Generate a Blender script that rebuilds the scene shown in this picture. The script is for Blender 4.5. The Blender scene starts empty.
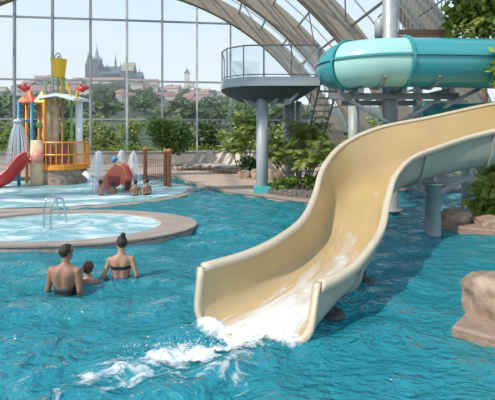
import bpy, bmesh, math, random
from mathutils import Vector, Matrix, noise
random.seed(7)
SC = bpy.context.scene
COL = SC.collection
PI = math.pi
F, CX, HY, EYE = 360.0, 247.5, 135.0, 2.2     # focal length in pixels, optical centre, horizon row, eye height

def at(px, py, d):                             # a point at distance d seen at that spot of the photograph
    return Vector(((px - CX) * d / F, d, EYE - (py - HY) * d / F))
def ground(px, py, z=0.0):
    return at(px, py, (EYE - z) * F / (py - HY))

# ------------------------------------------------------------------ materials
MATS = {}
def new_mat(name):
    m = bpy.data.materials.new(name); m.use_nodes = True
    nt = m.node_tree; nt.nodes.clear()
    out = nt.nodes.new('ShaderNodeOutputMaterial')
    MATS[name] = m
    return m, nt, out
def mat(name, col, rough=0.5, metal=0.0, var=0.0, scale=4.0, bump=0.0, bscale=20.0, col2=None, rnd=0.0, emit=0, coords='Object', stretch=None, spec=None):
    m, nt, out = new_mat(name)
    N, L = nt.nodes.new, nt.links.new
    p = N('ShaderNodeBsdfPrincipled')
    p.inputs['Roughness'].default_value = rough; p.inputs['Metallic'].default_value = metal
    if spec is not None: p.inputs['Specular IOR Level'].default_value = spec
    L(p.outputs[0], out.inputs[0])
    tc = N('ShaderNodeTexCoord'); src = tc.outputs[coords]
    if stretch:
        mp = N('ShaderNodeMapping'); mp.inputs['Scale'].default_value = stretch
        L(src, mp.inputs[0]); src = mp.outputs[0]
    colsock = None
    if var > 0 or col2:
        nz = N('ShaderNodeTexNoise'); nz.inputs['Scale'].default_value = scale; nz.inputs['Detail'].default_value = 5
        L(src, nz.inputs['Vector'])
        rp = N('ShaderNodeValToRGB'); rp.color_ramp.elements[0].position = .35; rp.color_ramp.elements[1].position = .65
        c2 = col2 if col2 else tuple(min(1, c * (1 + var)) for c in col)
        c1 = col if col2 else tuple(c * (1 - var) for c in col)
        rp.color_ramp.elements[0].color = (*c1, 1); rp.color_ramp.elements[1].color = (*c2, 1)
        L(nz.outputs[0], rp.inputs[0]); colsock = rp.outputs[0]
    if rnd > 0:
        oi = N('ShaderNodeObjectInfo'); hs = N('ShaderNodeHueSaturation')
        mr = N('ShaderNodeMapRange'); mr.inputs['To Min'].default_value = 1 - rnd; mr.inputs['To Max'].default_value = 1 + rnd
        L(oi.outputs['Random'], mr.inputs[0]); L(mr.outputs[0], hs.inputs['Value'])
        mr2 = N('ShaderNodeMapRange'); mr2.inputs['To Min'].default_value = .5 - rnd * .08; mr2.inputs['To Max'].default_value = .5 + rnd * .08
        L(oi.outputs['Random'], mr2.inputs[0]); L(mr2.outputs[0], hs.inputs['Hue'])
        if colsock: L(colsock, hs.inputs['Color'])
        else: hs.inputs['Color'].default_value = (*col, 1)
        colsock = hs.outputs[0]
    if colsock: L(colsock, p.inputs['Base Color'])
    else: p.inputs['Base Color'].default_value = (*col, 1)
    if bump > 0:
        nb = N('ShaderNodeTexNoise'); nb.inputs['Scale'].default_value = bscale; nb.inputs['Detail'].default_value = 6
        L(src, nb.inputs['Vector'])
        b = N('ShaderNodeBump'); b.inputs['Strength'].default_value = bump; b.inputs['Distance'].default_value = .05
        L(nb.outputs[0], b.inputs['Height']); L(b.outputs[0], p.inputs['Normal'])
    return m
def leaf_mat(name, col, col2, rnd=.2, trans=.35, scale=1.5):
    m, nt, out = new_mat(name); N, L = nt.nodes.new, nt.links.new
    tc = N('ShaderNodeTexCoord'); nz = N('ShaderNodeTexNoise'); nz.inputs['Scale'].default_value = scale
    L(tc.outputs['Object'], nz.inputs[0])
    rp = N('ShaderNodeValToRGB'); rp.color_ramp.elements[0].position = .38; rp.color_ramp.elements[1].position = .62
    rp.color_ramp.elements[0].color = (*col, 1); rp.color_ramp.elements[1].color = (*col2, 1)
    L(nz.outputs[0], rp.inputs[0])
    oi = N('ShaderNodeObjectInfo'); hs = N('ShaderNodeHueSaturation')
    mr = N('ShaderNodeMapRange'); mr.inputs['To Min'].default_value = 1 - rnd; mr.inputs['To Max'].default_value = 1 + rnd
    L(oi.outputs['Random'], mr.inputs[0]); L(mr.outputs[0], hs.inputs['Value']); L(rp.outputs[0], hs.inputs['Color'])
    d = N('ShaderNodeBsdfPrincipled'); d.inputs['Roughness'].default_value = .55
    t = N('ShaderNodeBsdfTranslucent'); mx = N('ShaderNodeMixShader'); mx.inputs[0].default_value = trans
    L(hs.outputs[0], d.inputs['Base Color']); L(hs.outputs[0], t.inputs[0])
    L(d.outputs[0], mx.inputs[1]); L(t.outputs[0], mx.inputs[2]); L(mx.outputs[0], out.inputs[0])
    return m
def glass_mat(name, col):
    m, nt, out = new_mat(name)
    t = nt.nodes.new('ShaderNodeBsdfTransparent'); t.inputs[0].default_value = (*col, 1)
    nt.links.new(t.outputs[0], out.inputs[0]); return m
def sheet_glass(name, col, amt=.12):
    m, nt, out = new_mat(name); N, L = nt.nodes.new, nt.links.new
    t = N('ShaderNodeBsdfTransparent'); t.inputs[0].default_value = (*col, 1)
    g = N('ShaderNodeBsdfGlossy'); g.inputs['Roughness'].default_value = .05
    mx = N('ShaderNodeMixShader'); mx.inputs[0].default_value = amt
    L(t.outputs[0], mx.inputs[1]); L(g.outputs[0], mx.inputs[2]); L(mx.outputs[0], out.inputs[0]); return m
def water_mat(name, tint, scat, scat_amt, foam=0.0, fscale=1.2, bump=.25, stretch=(1, 1, 1), bscale=5.0, foamlo=.5, foamhi=.62, gloss=1.0, rough=.06):
    m, nt, out = new_mat(name); N, L = nt.nodes.new, nt.links.new
    tc = N('ShaderNodeTexCoord')
    mp = N('ShaderNodeMapping'); mp.inputs['Scale'].default_value = stretch; L(tc.outputs['Object'], mp.inputs[0])
    nb = N('ShaderNodeTexNoise'); nb.inputs['Scale'].default_value = bscale; nb.inputs['Detail'].default_value = 4; nb.inputs['Distortion'].default_value = .6
    L(mp.outputs[0], nb.inputs['Vector'])
    nf = N('ShaderNodeTexNoise'); nf.inputs['Scale'].default_value = bscale * 3.2; nf.inputs['Detail'].default_value = 2; L(mp.outputs[0], nf.inputs['Vector'])
    sm = N('ShaderNodeMath'); sm.operation = 'MULTIPLY_ADD'; sm.inputs[1].default_value = .35; L(nf.outputs[0], sm.inputs[0]); L(nb.outputs[0], sm.inputs[2])
    b = N('ShaderNodeBump'); b.inputs['Strength'].default_value = bump; b.inputs['Distance'].default_value = .12
    L(sm.outputs[0], b.inputs['Height'])
    t = N('ShaderNodeBsdfTransparent'); t.inputs[0].default_value = (*tint, 1)
    d = N('ShaderNodeBsdfDiffuse'); d.inputs[0].default_value = (*scat, 1)
    g = N('ShaderNodeBsdfGlossy'); g.inputs['Roughness'].default_value = rough
    b2 = N('ShaderNodeBump'); b2.inputs['Strength'].default_value = bump; b2.inputs['Distance'].default_value = .12; L(sm.outputs[0], b2.inputs['Height'])
    L(b.outputs[0], d.inputs['Normal']); L(b2.outputs[0], g.inputs['Normal'])
    m1 = N('ShaderNodeMixShader'); m1.inputs[0].default_value = scat_amt
    L(t.outputs[0], m1.inputs[1]); L(d.outputs[0], m1.inputs[2])
    fr = N('ShaderNodeFresnel'); fr.inputs[0].default_value = 1.45; L(b2.outputs[0], fr.inputs['Normal'])
    gm = N('ShaderNodeMath'); gm.operation = 'MULTIPLY'; gm.inputs[1].default_value = gloss; L(fr.outputs[0], gm.inputs[0])
    m2 = N('ShaderNodeMixShader'); L(gm.outputs[0], m2.inputs[0]); L(m1.outputs[0], m2.inputs[1]); L(g.outputs[0], m2.inputs[2])
    last = m2
    if foam > 0:
        fz = N('ShaderNodeTexNoise'); fz.inputs['Scale'].default_value = fscale; fz.inputs['Detail'].default_value = 8; fz.inputs['Distortion'].default_value = 1.0
        L(mp.outputs[0], fz.inputs['Vector'])
        rp = N('ShaderNodeMapRange'); rp.inputs['From Min'].default_value = foamlo; rp.inputs['From Max'].default_value = foamhi; rp.inputs['To Max'].default_value = foam
        L(fz.outputs[0], rp.inputs[0])
        w = N('ShaderNodeBsdfDiffuse'); w.inputs[0].default_value = (.9, .93, .94, 1)
        m3 = N('ShaderNodeMixShader'); L(rp.outputs[0], m3.inputs[0]); L(m2.outputs[0], m3.inputs[1]); L(w.outputs[0], m3.inputs[2]); last = m3
    L(last.outputs[0], out.inputs[0]); return m
def foam_mat(name, stretch=(1, 1, 1), scale=6.0, soft=.18, gain=1.0):
    """white foam: solid where the mesh's density is high, breaking into lace where it is low"""
    m, nt, out = new_mat(name); N, L = nt.nodes.new, nt.links.new
    at_ = N('ShaderNodeAttribute'); at_.attribute_name = 'foam_amount'
    uv = N('ShaderNodeAttribute'); uv.attribute_name = 'flow_coord'
    mp = N('ShaderNodeMapping'); mp.inputs['Scale'].default_value = stretch; L(uv.outputs['Vector'], mp.inputs[0])
    nz = N('ShaderNodeTexNoise'); nz.inputs['Scale'].default_value = scale; nz.inputs['Detail'].default_value = 7; nz.inputs['Roughness'].default_value = .62; nz.inputs['Distortion'].default_value = .9
    L(mp.outputs[0], nz.inputs['Vector'])
    ad = N('ShaderNodeMath'); ad.operation = 'ADD'; L(nz.outputs[0], ad.inputs[0]); L(at_.outputs['Fac'], ad.inputs[1])
    mr = N('ShaderNodeMapRange'); mr.inputs['From Min'].default_value = .95; mr.inputs['From Max'].default_value = .95 + soft; mr.inputs['To Max'].default_value = gain; L(ad.outputs[0], mr.inputs[0])
    t = N('ShaderNodeBsdfTransparent'); w = N('ShaderNodeBsdfPrincipled'); w.inputs['Base Color'].default_value = (.9, .93, .94, 1); w.inputs['Roughness'].default_value = .5
    mx = N('ShaderNodeMixShader'); L(mr.outputs[0], mx.inputs[0]); L(t.outputs[0], mx.inputs[1]); L(w.outputs[0], mx.inputs[2]); L(mx.outputs[0], out.inputs[0])
    return m

M_beam = mat('painted steel arch', (.34, .285, .225), .6, var=.06)
M_mull = mat('grey mullion', (.30, .33, .35), .5)
M_mull_pale = mat('pale mullion', (.52, .55, .56), .5)
M_steel = mat('galvanised steel', (.36, .38, .38), .45, .3, var=.1, scale=6)
M_dsteel = mat('dark grey steel', (.20, .215, .22), .5, .2, var=.1)
M_under = mat('dark paint and underside shade', (.06, .062, .06), .6)  # near black: platform underside shade put into the colour; also dark slide feet
M_col = mat('light grey column paint', (.36, .39, .405), .4, var=.05)
M_chrome = mat('stainless steel', (.62, .64, .65), .2, 1.0)
M_pane = glass_mat('window glass', (.95, .975, .98))
M_rail_glass = sheet_glass('railing glass', (.88, .93, .94), .10)
M_frost = mat('frosted panel', (.78, .81, .82), .5)
M_beige = mat('beige gelcoat', (.48, .345, .165), .22, var=.05, scale=1.2)
M_cream = mat('cream rim gelcoat', (.56, .47, .34), .28, var=.04, scale=2)
M_outer = mat('shade tinted gelcoat back', (.27, .29, .24), .4, var=.08, scale=1.5)  # grey green holds the shell's shade and water bounce in its base colour
M_tube = mat('turquoise fibreglass', (.05, .29, .32), .16, var=.05, scale=.8)
M_tube_pale = mat('pale aqua fibreglass', (.34, .60, .55), .2, var=.06, scale=.8)  # lighter base colour than the other tube segments
M_tube_fl = mat('dark turquoise flange', (.03, .27, .28), .3)
M_teal_paint = mat('turquoise paint', (.08, .46, .50), .4)
M_deck = mat('sandy pink deck', (.48, .355, .28), .8, var=.10, scale=1.5, bump=.1)
M_coping = mat('stone coping', (.33, .27, .225), .7, var=.12, scale=3)
M_tile = mat('tan rim tiles', (.36, .30, .25), .5, var=.2, scale=9)
M_wall = mat('sandstone wall', (.36, .33, .30), .85, var=.12, scale=2, bump=.2)
M_poolfloor = mat('pool floor tiles', (.20, .66, .74), .4, var=.08, scale=.6)
M_padfloor = mat('pale splash pad', (.62, .80, .80), .5, var=.1, scale=.8)
M_rock = mat('warm boulder', (.22, .15, .105), .9, col2=(.46, .35, .26), scale=3.0, bump=.9, bscale=9)
M_rock2 = mat('grey boulder', (.10, .09, .08), .9, col2=(.22, .195, .17), scale=3.0, bump=.8, bscale=8)
M_slab = mat('rock ledge', (.29, .20, .145), .75, var=.2, scale=3, bump=.4)
M_soil = mat('soil', (.10, .07, .05), .95, var=.2)
M_bark = mat('bark', (.16, .11, .07), .9, var=.25, scale=8, bump=.5)
M_leaf = leaf_mat('broad leaves', (.10, .20, .03), (.30, .40, .09))
M_mleaf = leaf_mat('deep green leaves', (.035, .095, .018), (.13, .21, .045))
M_palm = leaf_mat('palm leaves', (.23, .34, .05), (.50, .56, .17), trans=.45)
M_dleaf = leaf_mat('dark leaves', (.03, .085, .018), (.09, .17, .035))
M_yleaf = leaf_mat('sunny leaves', (.15, .25, .035), (.34, .42, .08))
M_out1 = leaf_mat('outdoor tree leaves', (.20, .26, .06), (.42, .44, .14), .3, .25, .35)
M_out2 = leaf_mat('outdoor dark tree leaves', (.06, .12, .04), (.16, .22, .07), .3, .2, .3)
M_hill = mat('hillside grass', (.035, .06, .025), .95, col2=(.09, .12, .045), scale=.02)
M_stone = mat('cathedral stone', (.075, .085, .11), .9, var=.2, scale=.1)
M_slate = mat('blue slate roof', (.08, .10, .13), .7)
M_verdi = mat('verdigris copper', (.20, .30, .28), .6)
M_ochre = mat('ochre roof', (.33, .29, .19), .8)
M_house = mat('pale house wall', (.58, .54, .48), .9, rnd=.2)
M_palace = mat('palace wall', (.64, .56, .48), .9, var=.1, scale=.1)
M_redroof = mat('red clay roof', (.32, .19, .16), .85, rnd=.2)
M_red = mat('red plastic', (.62, .045, .04), .3)
M_pink = mat('salmon plastic', (.72, .28, .22), .4)
M_orange = mat('orange plastic', (.80, .27, .03), .4)
M_dorange = mat('orange red plastic', (.70, .13, .02), .4)
M_yellow = mat('yellow plastic', (.85, .49, .02), .35)
M_blue = mat('blue plastic', (.06, .30, .48), .4)
M_green = mat('green paint', (.20, .36, .16), .4)
M_white = mat('white plastic', (.78, .80, .80), .4)
M_sand = mat('cream render', (.66, .48, .29), .8, var=.2, scale=3)
M_stones = mat('brown stone facing', (.20, .14, .10), .9, col2=(.42, .31, .24), scale=5, bump=.5)
M_coral = mat('orange red side plastic', (.62, .13, .08), .4)
M_maroon = mat('maroon plastic', (.26, .05, .045), .4)
M_terra = mat('reddish post paint', (.47, .17, .09), .5)
M_lounge = mat('beige lounger fabric', (.52, .45, .37), .8)
M_lounge2 = mat('lounger frame', (.24, .19, .15), .6)
M_brown = mat('brown rail wood', (.30, .16, .09), .6)
M_skin_m = mat('tanned skin', (.31, .155, .095), .5, var=.05, scale=12)
M_skin_w = mat('light tan skin', (.41, .22, .14), .5, var=.05, scale=12)
M_skin_c = mat('child skin', (.39, .20, .13), .5)
M_hair = mat('dark brown hair', (.022, .014, .010), .5, bump=.4, bscale=60)
M_hair2 = mat('brown hair', (.085, .042, .022), .5, bump=.4, bscale=60)
M_black = mat('black swimwear', (.012, .012, .014), .6)
M_navy = mat('violet blue swimwear', (.035, .035, .14), .6)
M_cloth_red = mat('red swimwear', (.4, .04, .04), .6)
M_eye = mat('eye', (.05, .035, .03), .2)
M_lip = mat('lips', (.40, .14, .11), .5)
M_water = water_mat('pool water', (.25, .78, .86), (.03, .36, .44), .55, bump=1.0, bscale=5.0, gloss=1.0, stretch=(.8, 1.25, 1))
M_splashw = water_mat('splash pool water', (.86, .96, .96), (.36, .70, .72), .7, foam=.6, fscale=.6, bump=.5, gloss=.8, rough=.15, stretch=(.6, 1.6, 1))
M_jacw = water_mat('churning water', (.74, .92, .94), (.30, .64, .70), .75, foam=.6, fscale=1.5, bump=.7, gloss=.8, rough=.15, stretch=(.7, 1.2, 1), foamlo=.42, foamhi=.70)
M_foam = foam_mat('foam', scale=6.5, soft=.30, stretch=(.8, 1.25, 1))
M_stream = foam_mat('running water', stretch=(9, 1.1, 1), scale=1.0, soft=.5, gain=.85)
M_spray = sheet_glass('spray', (.97, .98, .98), .0)
def spray_mat():
    m, nt, out = new_mat('falling water'); N, L = nt.nodes.new, nt.links.new
    t = N('ShaderNodeBsdfTransparent'); w = N('ShaderNodeBsdfDiffuse'); w.inputs[0].default_value = (.92, .94, .95, 1)
    mx = N('ShaderNodeMixShader'); mx.inputs[0].default_value = .6
    L(t.outputs[0], mx.inputs[1]); L(w.outputs[0], mx.inputs[2]); L(mx.outputs[0], out.inputs[0]); return m
M_spray = spray_mat()

# ------------------------------------------------------------------ mesh helpers
class MB:
    def __init__(s): s.v, s.f, s.mi = [], [], []
    def add(s, vs, fs, mi=0):
        o = len(s.v); s.v += [Vector(v) for v in vs]; s.f += [tuple(i + o for i in f) for f in fs]; s.mi += [mi] * len(fs)
        return s
    def box(s, c, size, rz=0.0, rx=0.0, ry=0.0, mi=0):
        R = Matrix.Rotation(rz, 3, 'Z') @ Matrix.Rotation(ry, 3, 'Y') @ Matrix.Rotation(rx, 3, 'X'); c = Vector(c)
        x, y, z = (d / 2 for d in size)
        vs = [c + R @ Vector((a, b, d)) for d in (-z, z) for a, b in ((-x, -y), (x, -y), (x, y), (-x, y))]
        return s.add(vs, [(3, 2, 1, 0), (4, 5, 6, 7), (0, 1, 5, 4), (1, 2, 6, 5), (2, 3, 7, 6), (3, 0, 4, 7)], mi)
    def loft(s, rings, caps=True, closed=True, mi=0):
        n = len(rings[0]); vs = [v for r in rings for v in r]; fs = []
        for i in range(len(rings) - 1):
            for j in range(n if closed else n - 1):
                k = (j + 1) % n
                fs.append((i * n + j, i * n + k, (i + 1) * n + k, (i + 1) * n + j))
        if caps and closed:
            fs.append(tuple(range(n))[::-1]); fs.append(tuple(range((len(rings) - 1) * n, len(rings) * n)))
        return s.add(vs, fs, mi)
    def tube(s, path, r, n=8, caps=True, mi=0, sx=1.0, sy=1.0):
        path = [Vector(p) for p in path]; m = len(path)
        rs = r if isinstance(r, (list, tuple)) else [r] * m
        tans = [(path[min(i + 1, m - 1)] - path[max(i - 1, 0)]).normalized() for i in range(m)]
        up = Vector((0, 0, 1)) if abs(tans[0].z) < .9 else Vector((0, 1, 0))
        a = tans[0].cross(up).normalized(); rings = []
        for i in range(m):
            a = (a - tans[i] * a.dot(tans[i])).normalized(); b = tans[i].cross(a)
            rings.append([path[i] + a * (rs[i] * sx * math.cos(2 * PI * j / n)) + b * (rs[i] * sy * math.sin(2 * PI * j / n)) for j in range(n)])
        return s.loft(rings, caps, True, mi)
    def lathe(s, prof, c=(0, 0, 0), n=20, caps=True, mi=0):
        c = Vector(c)
        return s.loft([[c + Vector((r * math.cos(2 * PI * j / n), r * math.sin(2 * PI * j / n), z)) for j in range(n)] for r, z in prof], caps, True, mi)
    def ell(s, c, rad, n=12, m=8, mi=0):
        c = Vector(c); rings = []
        for i in range(1, m):
            t = PI * i / m
            rings.append([c + Vector((rad[0] * math.sin(t) * math.cos(2 * PI * j / n), rad[1] * math.sin(t) * math.sin(2 * PI * j / n), -rad[2] * math.cos(t))) for j in range(n)])
        return s.loft(rings, True, True, mi)
    def build(s, name, m, parent=None, smooth=False, loc=None):
        me = bpy.data.meshes.new(name)
        me.from_pydata([tuple(v) for v in s.v], [], s.f)
        ms = m if isinstance(m, (list, tuple)) else [m]
        for x in ms: me.materials.append(x)
        if len(ms) > 1: me.polygons.foreach_set('material_index', s.mi)
        if smooth: me.polygons.foreach_set('use_smooth', [True] * len(me.polygons))
        bm = bmesh.new(); bm.from_mesh(me); bmesh.ops.recalc_face_normals(bm, faces=bm.faces)
        if 'water' in name or 'foam' in name:                       # open sheets face upwards
            if sum(f.normal.z for f in bm.faces) < 0: bmesh.ops.reverse_faces(bm, faces=bm.faces)
        bm.to_mesh(me); bm.free()
        me.update()
        o = bpy.data.objects.new(name, me); COL.objects.link(o)
        if loc is not None: o.location = loc
        if parent is not None: o.parent = parent
        return o
def tag(o, label=None, cat=None, group=None, kind=None):
    if label: o['label'] = label
    if cat: o['category'] = cat
    if group: o['group'] = group
    if kind: o['kind'] = kind
    return o
def thing(name, label, cat, loc=(0, 0, 0), rz=0.0, group=None, kind=None):
    o = bpy.data.objects.new(name, None); COL.objects.link(o); o.empty_display_size = .1
    o.location = loc; o.rotation_euler = (0, 0, rz)
    return tag(o, label, cat, group, kind)
def copy_tree(o, parent=None):
    c = o.copy(); COL.objects.link(c); c.parent = parent
    for ch in list(o.children): copy_tree(ch, c)
    return c
def dup(o, loc, rz=0.0, sc=1.0, label=None):
    c = copy_tree(o); c.location = loc; c.rotation_euler = (0, 0, rz); c.scale = (sc, sc, sc)
    if label: c['label'] = label
    return c
def catmull(pts, n):
    pts = [Vector(p) for p in pts]; P = [2 * pts[0] - pts[1]] + pts + [2 * pts[-1] - pts[-2]]; out = []
    for i in range(1, len(P) - 2):
        for k in range(n):
            t = k / n; a, b, c, d = P[i - 1], P[i], P[i + 1], P[i + 2]
            out.append(.5 * ((2 * b) + (c - a) * t + (2 * a - 5 * b + 4 * c - d) * t * t + (3 * b - a - 3 * c + d) * t ** 3))
    out.append(P[-2]); return out
def attach(mb, name, m, root, parent=None, smooth=False):
    """a part (or, with parent, a sub-part) whose vertices are already in world space"""
    o = mb.build(name, m, parent or root, smooth=smooth)
    if parent is None: o.matrix_parent_inverse = Matrix.Translation(root.location).inverted()
    return o
def smooth01(t): t = max(0, min(1, t)); return t * t * (3 - 2 * t)

# ------------------------------------------------------------------ camera, sun, sky, haze
cd = bpy.data.cameras.new('camera'); cam = bpy.data.objects.new('camera', cd); COL.objects.link(cam)
cam.location = (0, 0, EYE); cam.rotation_euler = (PI / 2, 0, 0)
cd.sensor_fit = 'HORIZONTAL'; cd.sensor_width = 36; cd.lens = F / 495 * 36; cd.shift_y = -(200 - HY) / 495; cd.clip_end = 5000
SC.camera = cam
sd = bpy.data.lights.new('sun', 'SUN'); sun = bpy.data.objects.new('sun', sd); COL.objects.link(sun)
sd.energy = 4.2; sd.angle = math.radians(1.2); sd.color = (1, .92, .80)
SUN_FROM = Vector((-.60, -.40, .69))
sun.rotation_euler = SUN_FROM.to_track_quat('Z', 'Y').to_euler(); sun.location = (-20, 0, 40)
w = bpy.data.worlds.new('sky'); SC.world = w; w.use_nodes = True
nt = w.node_tree; nt.nodes.clear(); N, L = nt.nodes.new, nt.links.new
wo = N('ShaderNodeOutputWorld'); bg = N('ShaderNodeBackground'); tc = N('ShaderNodeTexCoord'); sx = N('ShaderNodeSeparateXYZ'); rp = N('ShaderNodeValToRGB')
L(tc.outputs['Generated'], sx.inputs[0]); L(sx.outputs[2], rp.inputs[0]); L(rp.outputs[0], bg.inputs[0]); L(bg.outputs[0], wo.inputs[0])
e = rp.color_ramp.elements
e[0].position = 0; e[0].color = (.86, .89, .91, 1); e[1].position = 1; e[1].color = (.34, .52, .80, 1)
q = e.new(.12); q.color = (.72, .80, .87, 1); q = e.new(.35); q.color = (.56, .70, .86, 1)
bg.inputs[1].default_value = 1.35
SC.view_settings.view_transform = 'Standard'; SC.view_settings.look = 'None'; SC.view_settings.gamma = 1; SC.view_settings.exposure = 0.0
SC.view_settings.use_curve_mapping = False
SC.cycles.max_bounces = 8; SC.cycles.transparent_max_bounces = 24; SC.cycles.caustics_reflective = False; SC.cycles.caustics_refractive = False
SC.cycles.volume_bounces = 0
hm, nt, out = new_mat('haze'); vs = nt.nodes.new('ShaderNodeVolumeScatter'); vs.inputs['Density'].default_value = .00045; vs.inputs['Color'].default_value = (.88, .94, 1, 1)
nt.links.new(vs.outputs[0], out.inputs['Volume'])
hz = MB().box((0, 560, 120), (2400, 1000, 300)).build('haze', hm); tag(hz, 'pale summer haze over the town beyond the glass', 'haze', kind='stuff')

# ------------------------------------------------------------------ hall: facade, roof
FA = Vector((-19.25, 28.0, 0)); FU = Vector((1, .1096, 0)).normalized(); FN = Vector((FU.y, -FU.x, 0))   # facade line; FN points into the hall
XC, ZC, RA = -11.2, -5.7, 19.8
def fac(x, z, s=0.0):                          # facade point by world x, height, and distance s into the hall
    return FA + FU * ((x + 19.25) / FU.x) + FN * s + Vector((0, 0, z))
def arch(th, r, s): return fac(XC, 0, s) + FU * (r * math.cos(th)) + Vector((0, 0, ZC + r * math.sin(th)))
def roof_z(x):
    dx = (x - XC) / FU.x
    return ZC + math.sqrt(max(0.01, RA ** 2 - dx * dx))
win = thing('window_1', 'tall glazed end wall of the hall looking out over the town', 'window', fac(-8, 0), kind='structure')
def wp(mb, name, m, **k):
    o = mb.build(name, m, win, **k); o.matrix_parent_inverse = Matrix.Translation(win.location).inverted(); return o
from math import floor
def px_on_facade(px):
    k = (px - CX) / F; d = (FA.y + .1096 * 19.25) / (1 - .1096 * k); return k * d
BAYS = [px_on_facade(p) for p in (-62, -23, 14.5, 52.5, 90.5, 127, 162.3, 197, 230.5, 264, 297, 329)]
ROWS = [.9, 3.46, 6.55, 11.45]
for i, x in enumerate(BAYS):
    p = fac(x, 0); z1 = roof_z(x)
    wp(MB().box((p.x, p.y, z1 / 2 + .1), (.15, .22, z1 - .2), rz=math.atan(.1096)), 'mullion', M_mull if i % 2 == 0 or i == 3 else M_mull_pale)
for z in ROWS:
    xs = [x for x in (BAYS[0], BAYS[-1] + 1)]
    xe = min(BAYS[-1], XC + math.sqrt(RA ** 2 - (z - ZC) ** 2) * FU.x)
    a, b = fac(BAYS[0], z), fac(xe, z)
    c = (a + b) / 2
    wp(MB().box((c.x, c.y, z), ((b - a).length, .16, .13), rz=math.atan(.1096)), 'transom', M_mull)
for i in range(len(BAYS) - 1):
    x0, x1 = BAYS[i] + .07, BAYS[i + 1] - .07
    zz = [0.3] + ROWS
    for j, z in enumerate(zz):
        t0, t1 = roof_z(x0), roof_z(x1)
        top0 = top1 = zz[j + 1] if j + 1 < len(zz) else 99
        top0, top1 = min(top0, t0), min(top1, t1)
        if top0 - z < .2 or top1 - z < .2: continue
        wp(MB().add([fac(x0, z + .05), fac(x1, z + .05), fac(x1, top1 - .05), fac(x0, top0 - .05)], [(0, 1, 2, 3)]), 'pane', M_pane)

roof = thing('ceiling', 'curved glass roof on beige steel arches', 'roof', fac(XC, 0), kind='structure')
def rp_(mb, name, m, **k):
    o = mb.build(name, m, roof, **k); o.matrix_parent_inverse = Matrix.Translation(roof.location).inverted(); return o
S_ARCH = [0, 5.6, 11.2, 16.8, 22.4]
TH0, TH1, NT = math.radians(14), math.radians(166), 60
for s in S_ARCH:
    rings = []
    for i in range(NT + 1):
        th = TH0 + (TH1 - TH0) * i / NT
        rings.append([arch(th, RA, s - .28), arch(th, RA, s + .28), arch(th, RA + 1.25, s + .28), arch(th, RA + 1.25, s - .28)])
    rp_(MB().loft(rings), 'arch_beam', M_beam)
for k in range(25):
    th = TH0 + (TH1 - TH0) * (k + .5) / 25
    rp_(MB().tube([arch(th, RA + 1.0, -.3), arch(th, RA + 1.0, S_ARCH[-1] + .3)], .075, 6), 'purlin', M_steel)
for a, b in zip(S_ARCH[:-1], S_ARCH[1:]):
    for f in (1 / 3, 2 / 3):
        s = a + (b - a) * f
        rp_(MB().tube([arch(TH0 + (TH1 - TH0) * i / 40, RA + 1.12, s) for i in range(41)], .05, 5), 'glazing_bar', M_mull_pale)
    mb = MB()
    mb.loft([[arch(TH0 + (TH1 - TH0) * i / 40, RA + 1.2, a + .3), arch(TH0 + (TH1 - TH0) * i / 40, RA + 1.2, b - .3)] for i in range(41)], closed=False)
    rp_(mb, 'roof_pane', M_pane)
    # diagonal wind bracing between the arches, right-hand slope
    for t0 in (18, 30, 42, 54, 66):
        rp_(MB().tube([arch(math.radians(t0), RA + .9, a), arch(math.radians(t0 + 9), RA + .9, b)], .04, 5), 'brace', M_steel)

# ------------------------------------------------------------------ pools
fl = MB().box((-6, 10.5, -1.05), (34, 22, .1)).build('floor', M_poolfloor); tag(fl, 'turquoise floor of the swimming pool', 'floor', kind='structure')
JC, JA, JB = (-4.35, 8.40), 3.13, 1.60
SPC, SPA, SPB = (-7.6, 14.0), 5.55, 3.7
def in_ell(x, y, c, a, b): return ((x - c[0]) / a) ** 2 + ((y - c[1]) / b) ** 2 < 1
random.seed(3)
WAVES = []
for i in range(26):
    lam = random.uniform(.26, 1.1); ang = random.gauss(PI / 2 + .2, .5)
    WAVES.append((math.cos(ang) * 2 * PI / lam, math.sin(ang) * 2 * PI / lam, random.uniform(0, 6.28), .0122 * lam ** .8))
def wave(x, y):
    h = 0
    wx = x + .25 * noise.noise(Vector((x * .9, y * .9, 1))); wy = y + .25 * noise.noise(Vector((x * .9, y * .9, 5)))
    for kx, ky, ph, a in WAVES: h += a * math.sin(kx * wx + ky * wy + ph)
    g = .75 + .6 * noise.noise(Vector((x * .45, y * .45, 9)))
    h *= g
    r = math.hypot(x + .3, y - 3.5)
    h += .022 * math.exp(-(r / 1.3) ** 2) * math.sin(r * 13)
    return h
xs = [-22, -18, -14, -11] + [-9 + .1 * i for i in range(40)] + [-5 + .05 * i for i in range(190)] + [4.5 + .1 * i for i in range(46)] + [9.3]
ys = []; y = .6
while y < 20.6: ys.append(y); y += .04 + .006 * max(0, y - 3)
vid = {}; mb = MB(); vs_ = []
for j, y in enumerate(ys):
    for i, x in enumerate(xs): vs_.append((x, y, wave(x, y)))
nx = len(xs); fs_ = []
for j in range(len(ys) - 1):
    for i in range(nx - 1):
        cx, cy = (xs[i] + xs[i + 1]) / 2, (ys[j] + ys[j + 1]) / 2
        if in_ell(cx, cy, JC, JA - .25, JB - .2) or in_ell(cx, cy, SPC, SPA - .12, SPB - .12): continue
        fs_.append((j * nx + i, j * nx + i + 1, (j + 1) * nx + i + 1, (j + 1) * nx + i))
mb.add(vs_, fs_); pw = mb.build('pool_water', M_water, smooth=True)
tag(pw, 'rippling turquoise water of the large swimming pool', 'water', kind='stuff')

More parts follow.
